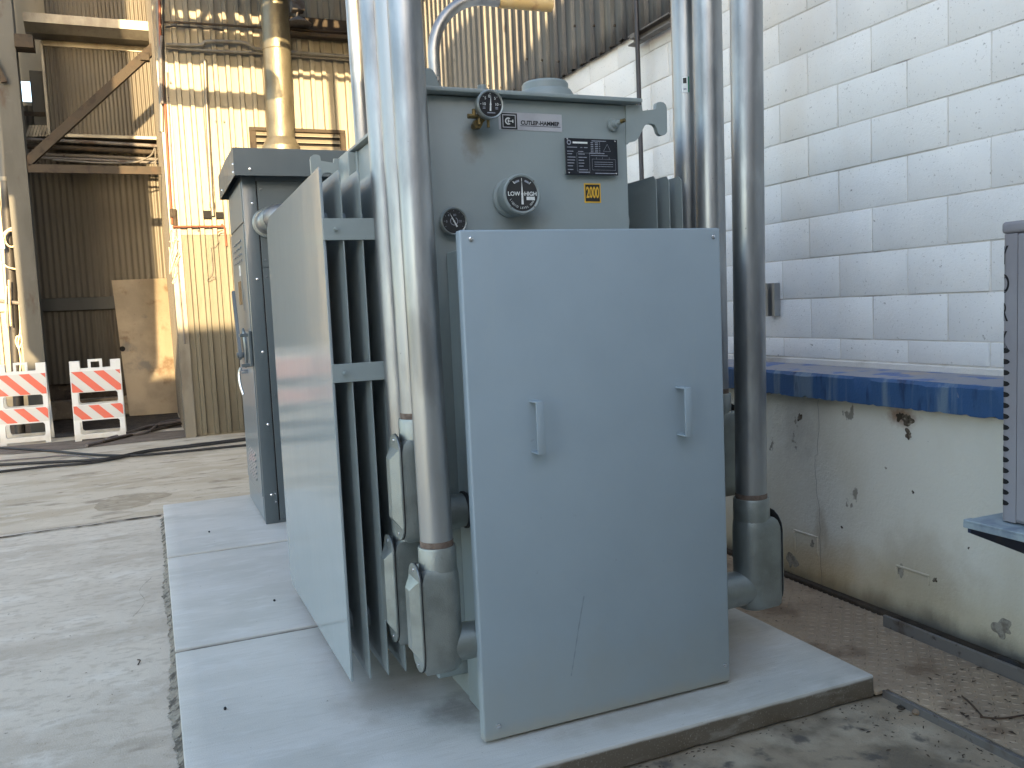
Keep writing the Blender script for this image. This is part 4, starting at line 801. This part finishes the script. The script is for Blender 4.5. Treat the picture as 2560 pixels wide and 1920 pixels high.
# pipes up the corner of the shed
cg = thing('corner_pipes', 'bundle of slim upright pipes up the corner of the ribbed shed', 'pipes', (.3, YB-.1, 0))
def up(pts, r, m, nm='pipe', y=YB-.02): bm = bmn(); tube(bm, [at(*p, 'Y', y) for p in pts], r, 12); obj(nm, bm, m, cg)
up(((395, -40), (397, 60), (403, 200), (405, 330)), .034, 'trim'); up(((398, 0), (401, 120), (412, 250), (420, 400), (428, 530), (430, 560)), .018, 'redlead', y=YB-.06)
up(((406, -20), (408, 120), (413, 260)), .012, 'black', y=YB-.07); up(((418, 180), (424, 300), (433, 460), (440, 560), (446, 680), (462, 860)), .010, 'steel_old', y=YB-.05); up(((405, 90), (402, 125), (403, 200), (406, 260)), .022, 'steel_old', y=YB-.1)
bm = bmn(); q = at(430, 535, 'Y', YB-.06); box(bm, q.x-.03, q.x+.03, YB-.1, YB-.02, q.z-.05, q.z+.07, .008); q = at(437, 542, 'Y', YB-.06); cyl(bm, (q.x, YB-.09, q.z+.1), (q.x, YB-.06, q.z-.12), .03, n=12); obj('regulator', bm, 'rust', cg)
bm = bmn(); rr = random.Random(5)
for k in range(9):
    q = at(436+rr.uniform(-6, 6), 600+k*9, 'Y', YB-.06); tube(bm, smooth_path([q+Vector((rr.uniform(-.05, .05), rr.uniform(-.03, .02), rr.uniform(-.2, .2))) for _ in range(4)], 4), .006, 6)
obj('wire_tangle', bm, 'wire', cg)

# ---- open bay on the left
BAY = thing('shed_bay', 'shaded corrugated back wall of the open bay left of the shed', 'building', (-.6, 17, 0))
YW = 17.0
def bay_sheet(nm, x0, x1, z0, z1, y, pitch, m, depth=.02, kind='sine'):
    xx = x0
    while xx < x1-.05:
        e = min(xx+.8, x1); bm = bmn(); sheet(bm, xx, e, z0, z1, lambda u, d, z: Vector((u, y-d, z)), pitch, kind, depth); obj(nm, bm, m, BAY, 40); xx = e
bay_sheet('lower_panel', -1.75, .40, 1.15+.95, 5.4, YW, .1, 'siding_grey')
bay_sheet('kick_panel', -1.75, .40, .62, 1.92, YW+.04, .1, 'siding_grey')
bm = bmn(); box(bm, -1.75, .4, YW-.03, YW+.12, 1.895, 2.125, .01); obj('girt', bm, 'column', BAY)
bm = bmn(); box(bm, -6, .4, YW+.1, YW+.4, 0, .62); obj('foot_wall', bm, 'soil', BAY)
bm = bmn(); box(bm, -1.9, -.2, YW-.35, YW-.05, .02, .34, .02); obj('kerb_block', bm, 'ground_dirty', BAY)
bay_sheet('middle_panel', -1.22, .40, 4.76, 6.14, 16.05, .062, 'siding_grey', .016)
bm = bmn(); box(bm, -1.235, .40, 16.03, 16.075, 6.145, 6.262, .003); box(bm, -1.26, -1.215, 15.99, 16.9, 4.74, 6.2, .003); box(bm, -1.25, .40, 15.98, 16.1, 4.70, 4.755, .004); obj('panel_trim', bm, 'trim', BAY)
bm = bmn(); box(bm, -1.21, .40, 16.07, 16.9, 4.76, 6.2); obj('panel_box', bm, 'siding_grey', BAY)
bm = bmn(); box(bm, -1.72, -1.2, 17.15, 17.2, .6, 5.5); box(bm, -1.72, -1.2, 17.15, 17.2, 5.85, 9); box(bm, -1.47, -1.2, 17.15, 17.2, 5.5, 5.85); obj('gap_wall', bm, 'siding', BAY)
bay_sheet('upper_panel', -1.16, .40, 6.45, 9.0, 16.2, .062, 'siding_grey', .016)
bm = bmn(); prism(bm, [(15.55, 6.50), (15.55, 6.36), (15.70, 6.24), (16.06, 6.24), (16.06, 6.26), (15.72, 6.26), (15.57, 6.37), (15.57, 6.50)], 'yz', -1.42, .40); obj('gutter', bm, 'trim', BAY)
bm = bmn(); box(bm, -1.745, -1.72, 14.88, 17.0, .0, 9.0); obj('shade_wall', bm, 'siding_grey', BAY)  # added wall hidden by the column, keeps sun off the bay's left edge
# pipes and beams under the box
for z_, y_, r_ in ((4.62, 15.95, .03), (4.52, 16.0, .04), (4.42, 16.1, .03), (4.33, 15.9, .02)):
    bm = bmn(); tube(bm, [(-1.75, y_, z_+.02), (-.6, y_, z_), (.38, y_, z_-.03)], r_, 10); obj('pipe', bm, 'rust' if r_ > .03 else 'steel_old', BAY)
bm = bmn(); tube(bm, smooth_path([(-1.2, 15.7, 4.28), (-.5, 15.7, 4.25), (0, 15.7, 4.27), (.25, 15.7, 4.38), (.33, 15.7, 4.5), (.3, 15.7, 4.1)], 5), .014, 8); obj('cable', bm, 'trim', BAY)
# braced steel frame in front of the bay
FR = thing('steel_frame', 'grey painted steel column with rusty diagonal brace and beam before the bay', 'frame', (-1.59, 14.6, 0))
x0, x1 = -1.735, -1.462; yv = 14.6
bm = bmn(); box(bm, x0, x1, yv, yv+.016, 0, 9, .002); box(bm, x0, x1, yv+.26, yv+.276, 0, 9, .002); box(bm, (x0+x1)/2-.006, (x0+x1)/2+.006, yv+.016, yv+.26, 0, 9); obj('column', bm, 'column', FR)
def bar(nm, p, q, w_, dpt, m):
    p, q = Vector(p), Vector(q); d = (q-p).normalized(); n_ = d.cross(Y).normalized(); bm = bmn()
    for (n0, n1, y0, y1) in ((-w_/2, w_/2, 0, .012), (-w_/2, -w_/2+.012, .0125, dpt)):
        A = [bm.verts.new(p+n_*n0+Y*y0), bm.verts.new(p+n_*n1+Y*y0), bm.verts.new(p+n_*n1+Y*y1), bm.verts.new(p+n_*n0+Y*y1)]; B = [bm.verts.new(v.co+(q-p)) for v in A]; skin(bm, A, B); bm.faces.new(A[::-1]); bm.faces.new(B)
    return obj(nm, bm, m, FR)
bar('diagonal_brace', (-1.47, yv+.02, 4.05), (.47, yv+.02, 5.90), .13, .12, 'rust')
bm = bmn(); box(bm, -1.462, .40, yv+.02, yv+.032, 3.91, 4.03); box(bm, -1.462, .40, yv+.032, yv+.14, 4.018, 4.03); obj('beam', bm, 'rust', FR)
bm = bmn(); box(bm, .2, .33, yv-.02, yv+.10, 5.62, 5.74, .004); obj('gusset', bm, 'rust', FR)
p = at(55, 100, 'Y', 14.4); bm = bmn(); box(bm, -1.46, -1.22, 14.45, 14.75, p.z-.08, p.z+.1); obj('bracket_box', bm, 'rust', FR)
p = at(18, 150, 'Y', 14.5); bm = bmn(); prism(bm, [(-2.1, p.z+.1), (-1.73, p.z+.06), (-1.6, p.z-.3), (-1.68, p.z-.32), (-1.8, p.z-.02), (-2.1, p.z+.02)], 'xz', 14.5, 14.56); obj('knee_brace', bm, 'rust', FR)
# leaning board
LB = thing('leaning_board', 'large rust stained cream board leaning against the bay wall, partly sunlit', 'board', (0, 16.3, 0))
p0, p1, p2, p3 = at(324, 1040, 'Y', 16.25), at(470, 1030, 'Y', 16.25), at(452, 694, 'Y', 16.8), at(279, 701, 'Y', 16.8)
bm = bmn(); A = []; NU, NV = 14, 20
for i in range(NU+1):
    col = []
    for j in range(NV+1):
        u, v = i/NU, j/NV; q = (p0*(1-u)+p1*u)*(1-v)+(p3*(1-u)+p2*u)*v; q.y -= .05*math.sin(u*math.pi*1.3+.3)*(.3+v*.7)
        col.append(bm.verts.new(q))
    A.append(col)
for i in range(NU):
    for j in range(NV): bm.faces.new((A[i][j], A[i+1][j], A[i+1][j+1], A[i][j+1]))
bmesh.ops.solidify(bm, geom=list(bm.faces), thickness=.03); obj('panel', bm, 'door_old', LB, 40)
q = at(306, 872, 'Y', 16.47); bm = bmn(); lathe(bm, [(.045, 0), (.04, .006)], (q.x, q.y, q.z), (0, -1, 0), 16); obj('lock_hole', bm, 'void', LB)
# far left, sunlit yard wall with hung hoses
YL = thing('yard_wall', 'sunlit yellowish ribbed wall behind the steel column at far left', 'wall', (-4, 17, 0))
for xx in range(-3, -1):
    bm = bmn(); sheet(bm, xx*1.0-.8, xx*1.0+.2, .62, 9, lambda u, d, z: Vector((u, YW+.02-d, z)), .165, 'rib', .035); obj('siding_panel', bm, 'siding', YL, 20)
bm = bmn(); box(bm, -3.8, -1.76, YW-.03, YW+.1, 1.92, 2.09, .01); obj('girt', bm, 'siding', YL)
bm = bmn(); box(bm, -3.8, -1.76, YW+.12, YW+.4, 0, 9); box(bm, -3.8, -1.8, YW-.02, YW+.1, 0, .62); obj('backing', bm, 'siding', YL)
sp = thing('standpipe', 'dark upright standpipe left of the grey steel column', 'pipe', (-1.95, 15.2, 0))
bm = bmn(); q0 = at(10, 380, 'Y', 15.2); q1 = at(40, 900, 'Y', 15.2); d = (q1-q0)/(q1.z-q0.z); cyl(bm, q0+d*(9-q0.z), q0+d*(.0-q0.z), .075, n=20); obj('pipe', bm, 'siding_dark', sp)
bm = bmn(); zz = at(12, 448, 'Y', 15.2).z; cyl(bm, q0+d*(zz+.03-q0.z), q0+d*(zz-.03-q0.z), .082, n=20); obj('band', bm, 'trim', sp)
hs = thing('hung_hose', 'loops of pale hose hanging on the wall behind the column', 'hose', at(20, 600, 'Y', 15.0))
for nm, pts in (('coil', ((5, 600), (8, 585), (24, 572), (35, 574), (36, 612), (24, 616), (14, 605), (12, 590), (20, 578), (33, 576))), ('coil', ((-5, 640), (4, 655), (20, 668), (42, 673))), ('drop', ((22, 700), (24, 770), (27, 815))), ('drop', ((16, 715), (14, 790), (17, 820))), ('coil', ((52, 780), (50, 835), (42, 842), (40, 856), (48, 870), (56, 850), (50, 838), (46, 860), (52, 900), (50, 930)))):
    bm = bmn(); tube(bm, smooth_path([at(*p, 'Y', 15.0) for p in pts], 6), .013, 8); obj(nm, bm, 'wire', hs)
bm = bmn(); q = at(3, 610, 'Y', 15.0); box(bm, q.x-.06, q.x+.05, 14.95, 15.02, q.z-.08, q.z+.09, .01); obj('reel_box', bm, mk('pale_blue_box', c8(140, 190, 200), .5), hs)
bm = bmn(); q0, q1 = at(-10, 752, 'Y', 15.1), at(52, 758, 'Y', 15.1); tube(bm, [q0, q1], .03, 10); obj('rail', bm, 'steel_old', hs)
# grey duct and struts in the gap between column and box
gd = thing('grey_duct', 'flat grey duct filling the gap beside the corrugated box', 'duct', (-1.4, 17, 4))
bm = bmn(); a, b = at(72, 175, 'Y', 16.6), at(108, 330, 'Y', 16.6); box(bm, a.x, b.x+.1, 16.6, 16.8, b.z, a.z, .01); obj('casing', bm, 'column', gd)
bm = bmn(); box(bm, a.x-.2, a.x+.2, 16.58, 16.597, a.z-.75, a.z-.68); obj('strap', bm, 'rust', gd)
bt = thing('slatted_rack', 'pale slats of a rack behind the column at the foot of the box', 'rack', (-1.6, 16.3, 4.6))
for k in range(7):
    q = at(62+k*8, 322, 'Y', 16.3); bm = bmn(); prism(bm, [(q.x, q.z-.12), (q.x+.035, q.z-.12), (q.x+.10, q.z+.06), (q.x+.065, q.z+.06)], 'xz', 16.3, 16.31); obj('slat', bm, 'trim', bt)

# ================================================================== BARRICADES
def barricade(x0, y0, yaw, wd, ht, label):
    root = thing('folding_barricade', label, 'barricade', (x0, y0, 0), 'barricades by the bay')
    lean = .13
    def P(u, v, t=0.): 
        c, s = math.cos(yaw), math.sin(yaw); return Vector((x0+u*wd*c-(t+v*ht*lean)*s*(-1)*0-t*s, y0+u*wd*s+v*ht*lean+t, v*ht))
    def slab(bm, poly, t0, t1):
        A = [bm.verts.new(P(u, v, t0)) for u, v in poly]; B = [bm.verts.new(P(u, v, t1)) for u, v in poly]; skin(bm, A, B); bm.faces.new(A[::-1]); bm.faces.new(B)
    def rect(bm, u0, u1, v0, v1, t0=0, t1=.045): slab(bm, [(u0, v0), (u1, v0), (u1, v1), (u0, v1)], t0, t1)
    def panel(back):
        bm = bmn()
        def add(poly, t0=0, t1=.045):
            if not back: slab(bm, poly, t0, t1); return
            A = [bm.verts.new(Q(u, v, t0)) for u, v in poly]; B = [bm.verts.new(Q(u, v, t1)) for u, v in poly]; skin(bm, A, B); bm.faces.new(A[::-1]); bm.faces.new(B)
        def Q(u, v, t): p = P(u, v, 0); return Vector((p.x, y0+.42*ht*(1-v)*.62+ht*lean+.05+t-.0*v, v*ht))
        R_ = lambda u0, u1, v0, v1: add([(u0, v0), (u1, v0), (u1, v1), (u0, v1)])
        R_(0, .13, .0, .03); R_(.89, 1, .0, .03)                      # feet
        def hole_band(v0, v1):                                       # two stiles around a rounded opening
            c = .035; e = .05
            add([(0, v0), (.12, v0), (.12, v0+c), (.12, v1-c), (.12, v1), (0, v1)]); add([(.90, v0), (1, v0), (1, v1), (.90, v1)])
            add([(.12, v0), (.12+c, v0), (.12, v0+c*.6)]); add([(.12, v1), (.12, v1-c*.6), (.12+c, v1)]); add([(.90, v0), (.90, v0+c*.6), (.90-c, v0)]); add([(.90, v1), (.90-c, v1), (.90, v1-c*.6)])
        R_(0, 1, .03, .09); hole_band(.09, .255); R_(0, 1, .255, .455); hole_band(.455, .605); R_(0, 1, .605, .905)
        R_(0, .2, .905, 1.0); R_(.8, 1, .905, 1.0)
        return bm
    obj('front_panel', panel(False), 'white_plastic', root, 30)
    obj('rear_panel', panel(True), 'white_plastic', root, 30)
    bm = bmn()
    for (u0, u1, v0, v1) in ((.36, .415, .905, 1.015), (.585, .64, .905, 1.015), (.415, .585, .985, 1.015)): rect(bm, u0, u1, v0, v1, .005, .04)
    obj('handle', bm, 'white_plastic', root)
    for (v0, v1, ph) in ((.61, .87, .02), (.27, .445, -.13)):
        bm = bmn(); slab(bm, [(.015, v0), (.985, v0), (.985, v1), (.015, v1)], -.003, -.0005); bd = obj('reflective_board', bm, 'sheet_white', root)
        sl_ = .45/.26
        for k in range(-3, 4):
            u = ph+k*.43; poly = [(u, v1), (u+.205, v1), (u+.205+sl_*(v1-v0), v0), (u+sl_*(v1-v0), v0)]
            poly = clip_rect(poly, .018, .982, v0+.002, v1-.002)
            if len(poly) >= 3: bm = bmn(); slab(bm, poly, -.005, -.0032); obj('orange_stripe', bm, 'sheet_orange', bd)
    return root
barricade(-1.065, 13.42, 0, .655, 1.13, 'right folding barricade with orange and white stripes before the leaning board')
barricade(-2.02, 13.72, 0, .63, 1.13, 'left folding barricade with orange and white stripes, cut by the frame edge')

# ================================================================== HOSES ON THE FLOOR
def floor_line(nm, label, pts, r, m, cat='hose'):
    q = [at(px/2.592, 560+py/2.592, 'Z', r+.012) for px, py in pts]; a = q[0]+(q[0]-q[1]); q = [a]+q; bm = bmn(); tube(bm, smooth_path(q, 6), r, 8); return tag(obj(nm, bm, m), label, cat)
floor_line('cable', 'black cable drooping nearest the barricades across the yard floor', ((0, 1450), (300, 1468), (600, 1495), (850, 1500), (1100, 1482), (1600, 1432), (1700, 1425)), .016, 'black', 'cable')
floor_line('cable', 'thick black cable crossing in the middle of the yard floor bundle', ((0, 1560), (300, 1545), (600, 1530), (750, 1512), (950, 1470), (1200, 1440), (1600, 1390), (1700, 1380)), .018, 'black', 'cable')
floor_line('cable', 'black cable nearest the camera sweeping up to the other cables', ((0, 1605), (300, 1572), (600, 1546), (830, 1503), (1000, 1467), (1300, 1434), (1600, 1397), (1700, 1390)), .016, 'black', 'cable')
floor_line('cable', 'thin grey cable looping short of the black cables', ((0, 1535), (250, 1515), (420, 1500), (540, 1506), (660, 1528)), .010, 'grey_hose', 'cable')
floor_line('hose', 'grey hose snaking under the leaning board to the shed corner', ((700, 1400), (830, 1368), (960, 1345), (1020, 1300), (1080, 1280), (1230, 1252)), .022, 'grey_hose')
floor_line('hose', 'second grey hose beside the snaking one at the shed corner', ((830, 1352), (960, 1312), (1080, 1292), (1230, 1266)), .024, 'grey_hose')
floor_line('hose', 'reddish hose lying lowest of the three at the shed corner', ((780, 1385), (880, 1360), (1000, 1336), (1100, 1310), (1230, 1282)), .018, 'rust')

# ================================================================== AIR CONDITIONER ON A WALL SHELF
AC = thing('condenser_unit', 'grey wall mounted air conditioner condenser with a slotted corner at right edge', 'air conditioner', (2.95, 1.7, .8))
ax, ay, az0, az1 = 2.74, 2.11, .787, 1.792
bm = bmn(); box(bm, ax+.004, 3.16, ay-.92, ay-.03, az0, az1, .006); obj('casing', bm, 'ac', AC)
bm = bmn(); box(bm, ax-.002, 3.17, ay-.93, ay+.002, az1+.001, az1+.042, .012, 4); obj('top_lid', bm, 'ac', AC)
bm = bmn(); box(bm, ax-.003, ax+.008, ay-.90, ay-.062, az0+.01, az1-.004, .003); pnl = obj('side_panel', bm, 'ac', AC)
# rounded corner post with slots
bm = bmn(); pts = []; rad = .022
for k in range(9): a_ = R(180-90*k/8); pts.append((ax+rad+rad*math.cos(a_), ay-rad+rad*math.sin(a_)))
pts += [(3.1, ay), (3.1, ay-.01), (ax+.02, ay-.03), (ax+.012, ay-.06), (ax, ay-.06)]
prism(bm, pts, 'xy', az0, az1); cpst = obj('corner_guard', bm, 'ac', AC)
def wrapcorner(u, off):     # u < 0 on the visible face, u > 0 round the corner
    if u < -.0: return Vector((ax-off, ay-rad+u, 0))
    a_ = min(u/rad, math.pi/2); e = max(0, u-rad*math.pi/2)
    return Vector((ax+rad-(rad+off)*math.cos(a_)+e, ay-rad+(rad+off)*math.sin(a_), 0))
def slot(u0, u1, z0, z1, nm='slot', m='void'):
    bm = bmn(); A = []
    for k in range(13):
        u = u0+(u1-u0)*k/12; p = wrapcorner(u, .0008); e = (1-abs(2*k/12-1)**4)**.5 if 0 < k < 12 else .15; zc_, hh = (z0+z1)/2, (z1-z0)/2
        A.append((bm.verts.new(p+Z*(zc_-hh*e)), bm.verts.new(p+Z*(zc_+hh*e))))
    for q, w_ in zip(A, A[1:]): bm.faces.new((q[0], q[1], w_[1], w_[0]))
    obj(nm, bm, m, cpst)
for k in range(15): slot(-.012, .06, az0+.055+k*.0385, az0+.055+k*.0385+.019)
for i, chh in enumerate('YORK'):
    me = text_mesh(chh, .095, (0, 0, 0), X, Y, Z, bold=.001, ext=0)
    bm = bmn(); bm.from_mesh(me); bmesh.ops.triangulate(bm, faces=bm.faces); bmesh.ops.subdivide_edges(bm, edges=list(bm.edges), cuts=3)
    zc_ = az1-.075-i*.098
    for v in bm.verts: u = v.co.x; p = wrapcorner(-u*.62+.014, .0009); p.z = zc_+v.co.y*.95; v.co = p
    obj('cut_letter', bm, 'void', cpst)
SH = thing('wall_shelf', 'pale blue steel shelf rail carrying the condenser unit', 'shelf', (2.9, 1.7, .76))
bm = bmn(); box(bm, 2.66, 2.70, .9, 2.195, .772, .782, .002); box(bm, 2.66, 2.667, .9, 2.195, .752, .772, .001); box(bm, 2.70, 3.25, .9, 2.19, .772, .781, .002); obj('rail', bm, mk('faded_blue_steel', c8(150, 162, 168), .6, .2, layers=[('noise', c8(110, 122, 136), 8, .5, .66, .7, I3)]), SH)
for yy in (2.17, 1.1):
    bm = bmn(); prism(bm, [(2.668, .770), (3.249, .770), (3.249, .50), (3.22, .50), (2.668, .735)], 'xz', yy, yy+.012); obj('bracket', bm, mk('dark_blue_steel', c8(34, 44, 70), .6, layers=[('noise', c8(70, 64, 66), 9, .55, .7, .6, I3)]), SH)

# ================================================================== LITTER AND SMALL DEBRIS
rr = random.Random(31)
def rock(nm, p, s, m, label, cat):
    bm = bmn(); bmesh.ops.create_icosphere(bm, subdivisions=2, radius=1)
    for v in bm.verts: v.co = Vector((v.co.x*s[0], v.co.y*s[1], v.co.z*s[2]))*(1+rr.uniform(-.12, .12))+Vector(p)+Vector((0, 0, s[2]*.8))
    return tag(obj(nm, bm, m, None, 60), label, cat)
q = at(2296, 1784, 'Z', .005); rock('stone', q, (.028, .017, .012), 'stone', 'flat tan stone lying against the steel edge of the walkway', 'stone')
q = at(2252, 1771, 'Z', .005); bm = bmn(); lathe(bm, [(.014, 0), (.016, .003), (.014, .006), (.006, .006), (.006, .002)], q, Z, 16); tag(obj('washer', bm, 'rust'), 'small rusty washer beside the flat tan stone', 'washer')
q = at(2525, 1655, 'Z', .06); rock('litter', (3.17, q.y, .03), (.03, .06, .03), 'black', 'crumpled black litter wedged at the foot of the dock wall', 'litter')
for i, pts in enumerate((((2405, 1740), (2430, 1762), (2455, 1790)), ((2450, 1792), (2500, 1796), (2560, 1788)))):
    bm = bmn(); tube(bm, smooth_path([at(*p, 'Z', .038) for p in pts], 5), .0035, 6); tag(obj('twig', bm, 'leaf'), ('short curled twig on the checker plate', 'longer straight twig on the checker plate near the frame edge')[i], 'twig')
bm = bmn()
def flake(x, y, z, s, a, l=2.0):
    ca, sa = math.cos(a), math.sin(a); v = []
    for u, w_, t in ((-l, 0, 0), (-.3*l, .55, .35), (l, 0, .1), (.2*l, -.6, .3)): v.append(bm.verts.new((x+s*(u*ca-w_*sa), y+s*(u*sa+w_*ca), z+s*t)))
    bm.faces.new(v); bm.faces.new([bm.verts.new(q.co-Z*.0008) for q in v][::-1])
for k in range(230):
    x = rr.uniform(2.63, 3.09); y = rr.uniform(1.2, 2.5)**1; flake(x, y, .0315, rr.uniform(.0015, .007)*(1 if rr.random() < .85 else 1.8), rr.uniform(0, 6.28), rr.uniform(1, 2.6))
for k in range(60): flake(rr.uniform(2.6, 3.18), rr.uniform(2.6, 4.2), .0315, rr.uniform(.0015, .005), rr.uniform(0, 6.28), rr.uniform(1, 2.4))
for k in range(150):
    x = 2.57-abs(rr.gauss(0, .16)); flake(x, rr.uniform(1.2, 2.48), .006, rr.uniform(.0015, .006), rr.uniform(0, 6.28), rr.uniform(1, 2.5))
for k in range(90): flake(rr.uniform(1.0, 2.5), 2.5-abs(rr.gauss(0, .03)), .006, rr.uniform(.0015, .005), rr.uniform(0, 6.28), rr.uniform(1, 2))
for k in range(60): flake(rr.uniform(-1.1, -.05), rr.uniform(2.2, 6), .003, rr.uniform(.0012, .004), rr.uniform(0, 6.28), rr.uniform(1, 2.5))
for k in range(14): flake(rr.uniform(.05, 1.0), rr.uniform(2.6, 6.4), SZ+.0015, rr.uniform(.001, .003), rr.uniform(0, 6.28), rr.uniform(1, 1.6))
o = obj('debris', bm, 'leaf', None, 30); o['kind'] = 'stuff'; tag(o, 'scattered dry leaf crumbs and grit on the floor', 'debris')
for px, py, z in ((523, 1331, SZ), (686, 1503, SZ), (563, 1774, SZ)):
    q = at(px, py, 'Z', z); rock('pebble', q, (.0065, .0065, .0065), 'black', {523: 'dark pebble on the far panel of the pad', 686: 'dark pebble on the middle panel of the pad near the fin', 563: 'dark pebble on the nearest panel of the pad'}[px], 'pebble')
q = at(344, 1655, 'Z', .004); bm = bmn(); tube(bm, smooth_path([q+Vector((.002, -.035, 0)), q+Vector((.012, 0, .006)), q+Vector((0, .03, 0))], 5), .003, 6); tag(obj('twig', bm, 'leaf'), 'tiny bent twig on the yard floor left of the pad', 'twig')

# ================================================================== UNSEEN STRUCTURES ADDED OUT OF FRAME TO SHADE THE ALLEY
wk = thing('shade_building', 'unseen building behind the viewer, roof line shaped to shade the alley', 'building', (0, -10, 0))
wb = -5.0
def sh(u, w_): return (u+.18*wb, w_-.235*wb)      # (lateral, height) on the sun plane to (x, z) on the building front
prof = [sh(-7, 4.50), sh(-1.15, 4.52), sh(2.3, 5.86), sh(6, 6.9), sh(9.5, 6.9)]
prof = [(prof[0][0], 0)]+prof+[(prof[-1][0], 0)]
bm = bmn(); prism(bm, prof, 'xz', wb-9, wb); obj('wall', bm, 'brickwork', wk)
bm = bmn(); box(bm, -3, -.5, wb+.002, wb+.05, 0, 3.2, .01); obj('roller_door', bm, 'siding', wk)
# unseen tower left of the frame, added to shade the bay
sl_ = thing('shade_tower', 'unseen tower on legs left of the view, added to shade the bay', 'shade_tower', (-2.23, 7.8, 0))
bm = bmn(); lathe(bm, [(.12, 2.0), (.72, 2.9), (.72, 10.6), (.1, 11.1)], (-2.17, 7.8, 0), Z, 36); obj('shell', bm, 'trim', sl_)
bm = bmn(); box(bm, -3.35, -2.75, 7.4, 8.2, 5.25, 10.4, .02); obj('shade_box', bm, 'trim', sl_)  # added box that widens the tower's shade over the column
for k in range(4):
    a_ = R(45+90*k); bm = bmn(); cyl(bm, (-2.23+.56*math.cos(a_), 7.8+.56*math.sin(a_), 0), (-2.23+.56*math.cos(a_), 7.8+.56*math.sin(a_), 3.2), .05, n=10); obj('leg', bm, 'column', sl_)
# unseen bridge just above the frame, added to band the shed with shade
pb = thing('shade_bridge', 'unseen overhead bridge above the frame, added to cast shade bands on the shed', 'pipe bridge', (1.5, 9.5, 5.2))
by = 9.5; up_ = .235*(YB-by)
def bz(zw): return zw+up_
XB0 = -.22; bm = bmn(); z_ = bz(4.635); r_ = .112; tube(bm, [(XB0, by, z_+.02), (.4, by, z_), (1.12, by, z_), (1.22, by, z_-.02), (1.30, by, z_-.10), (1.32, by, z_-.25), (1.32, by, z_-.3)], r_, 20); obj('pipe', bm, 'duct', pb)
XB = -.22
bm = bmn(); box(bm, XB, 6.0, by-.05, by+.05, bz(5.10), bz(5.53), .01); obj('bottom_chord', bm, 'steel_old', pb)
bm = bmn(); box(bm, XB, 6.0, by-.05, by+.05, bz(5.575), bz(5.70), .01); obj('middle_chord', bm, 'steel_old', pb)
bm = bmn(); box(bm, XB, 6.0, by-.05, by+.05, bz(5.81), bz(7.6), .01); obj('side_sheet', bm, 'siding_dark', pb)  # sheet and chords sized to the shade bands on the shed
rr = random.Random(17); x = XB
while x < 2.6:
    wd = rr.uniform(.03, .12); sl = rr.uniform(-.06, .06); bm = bmn(); prism(bm, [(x, bz(5.699)), (x+wd, bz(5.699)), (x+wd+sl, bz(5.811)), (x+sl, bz(5.811))], 'xz', by-.04, by+.04); obj('hanger', bm, 'steel_old', pb)  # gaps between these bars let light dapples through
    bm = bmn(); w2 = rr.uniform(.03, .09); box(bm, x-.01, x+w2, by-.045, by+.045, bz(5.529), bz(5.576)); obj('spacer', bm, 'steel_old', pb)
    x += wd+rr.uniform(.05, .12)
bm = bmn(); box(bm, 1.45, 6, by-.02, by+.02, bz(4.985), bz(5.045)); obj('shade_strip', bm, 'steel_old', pb)  # added strip that casts one thin shade band
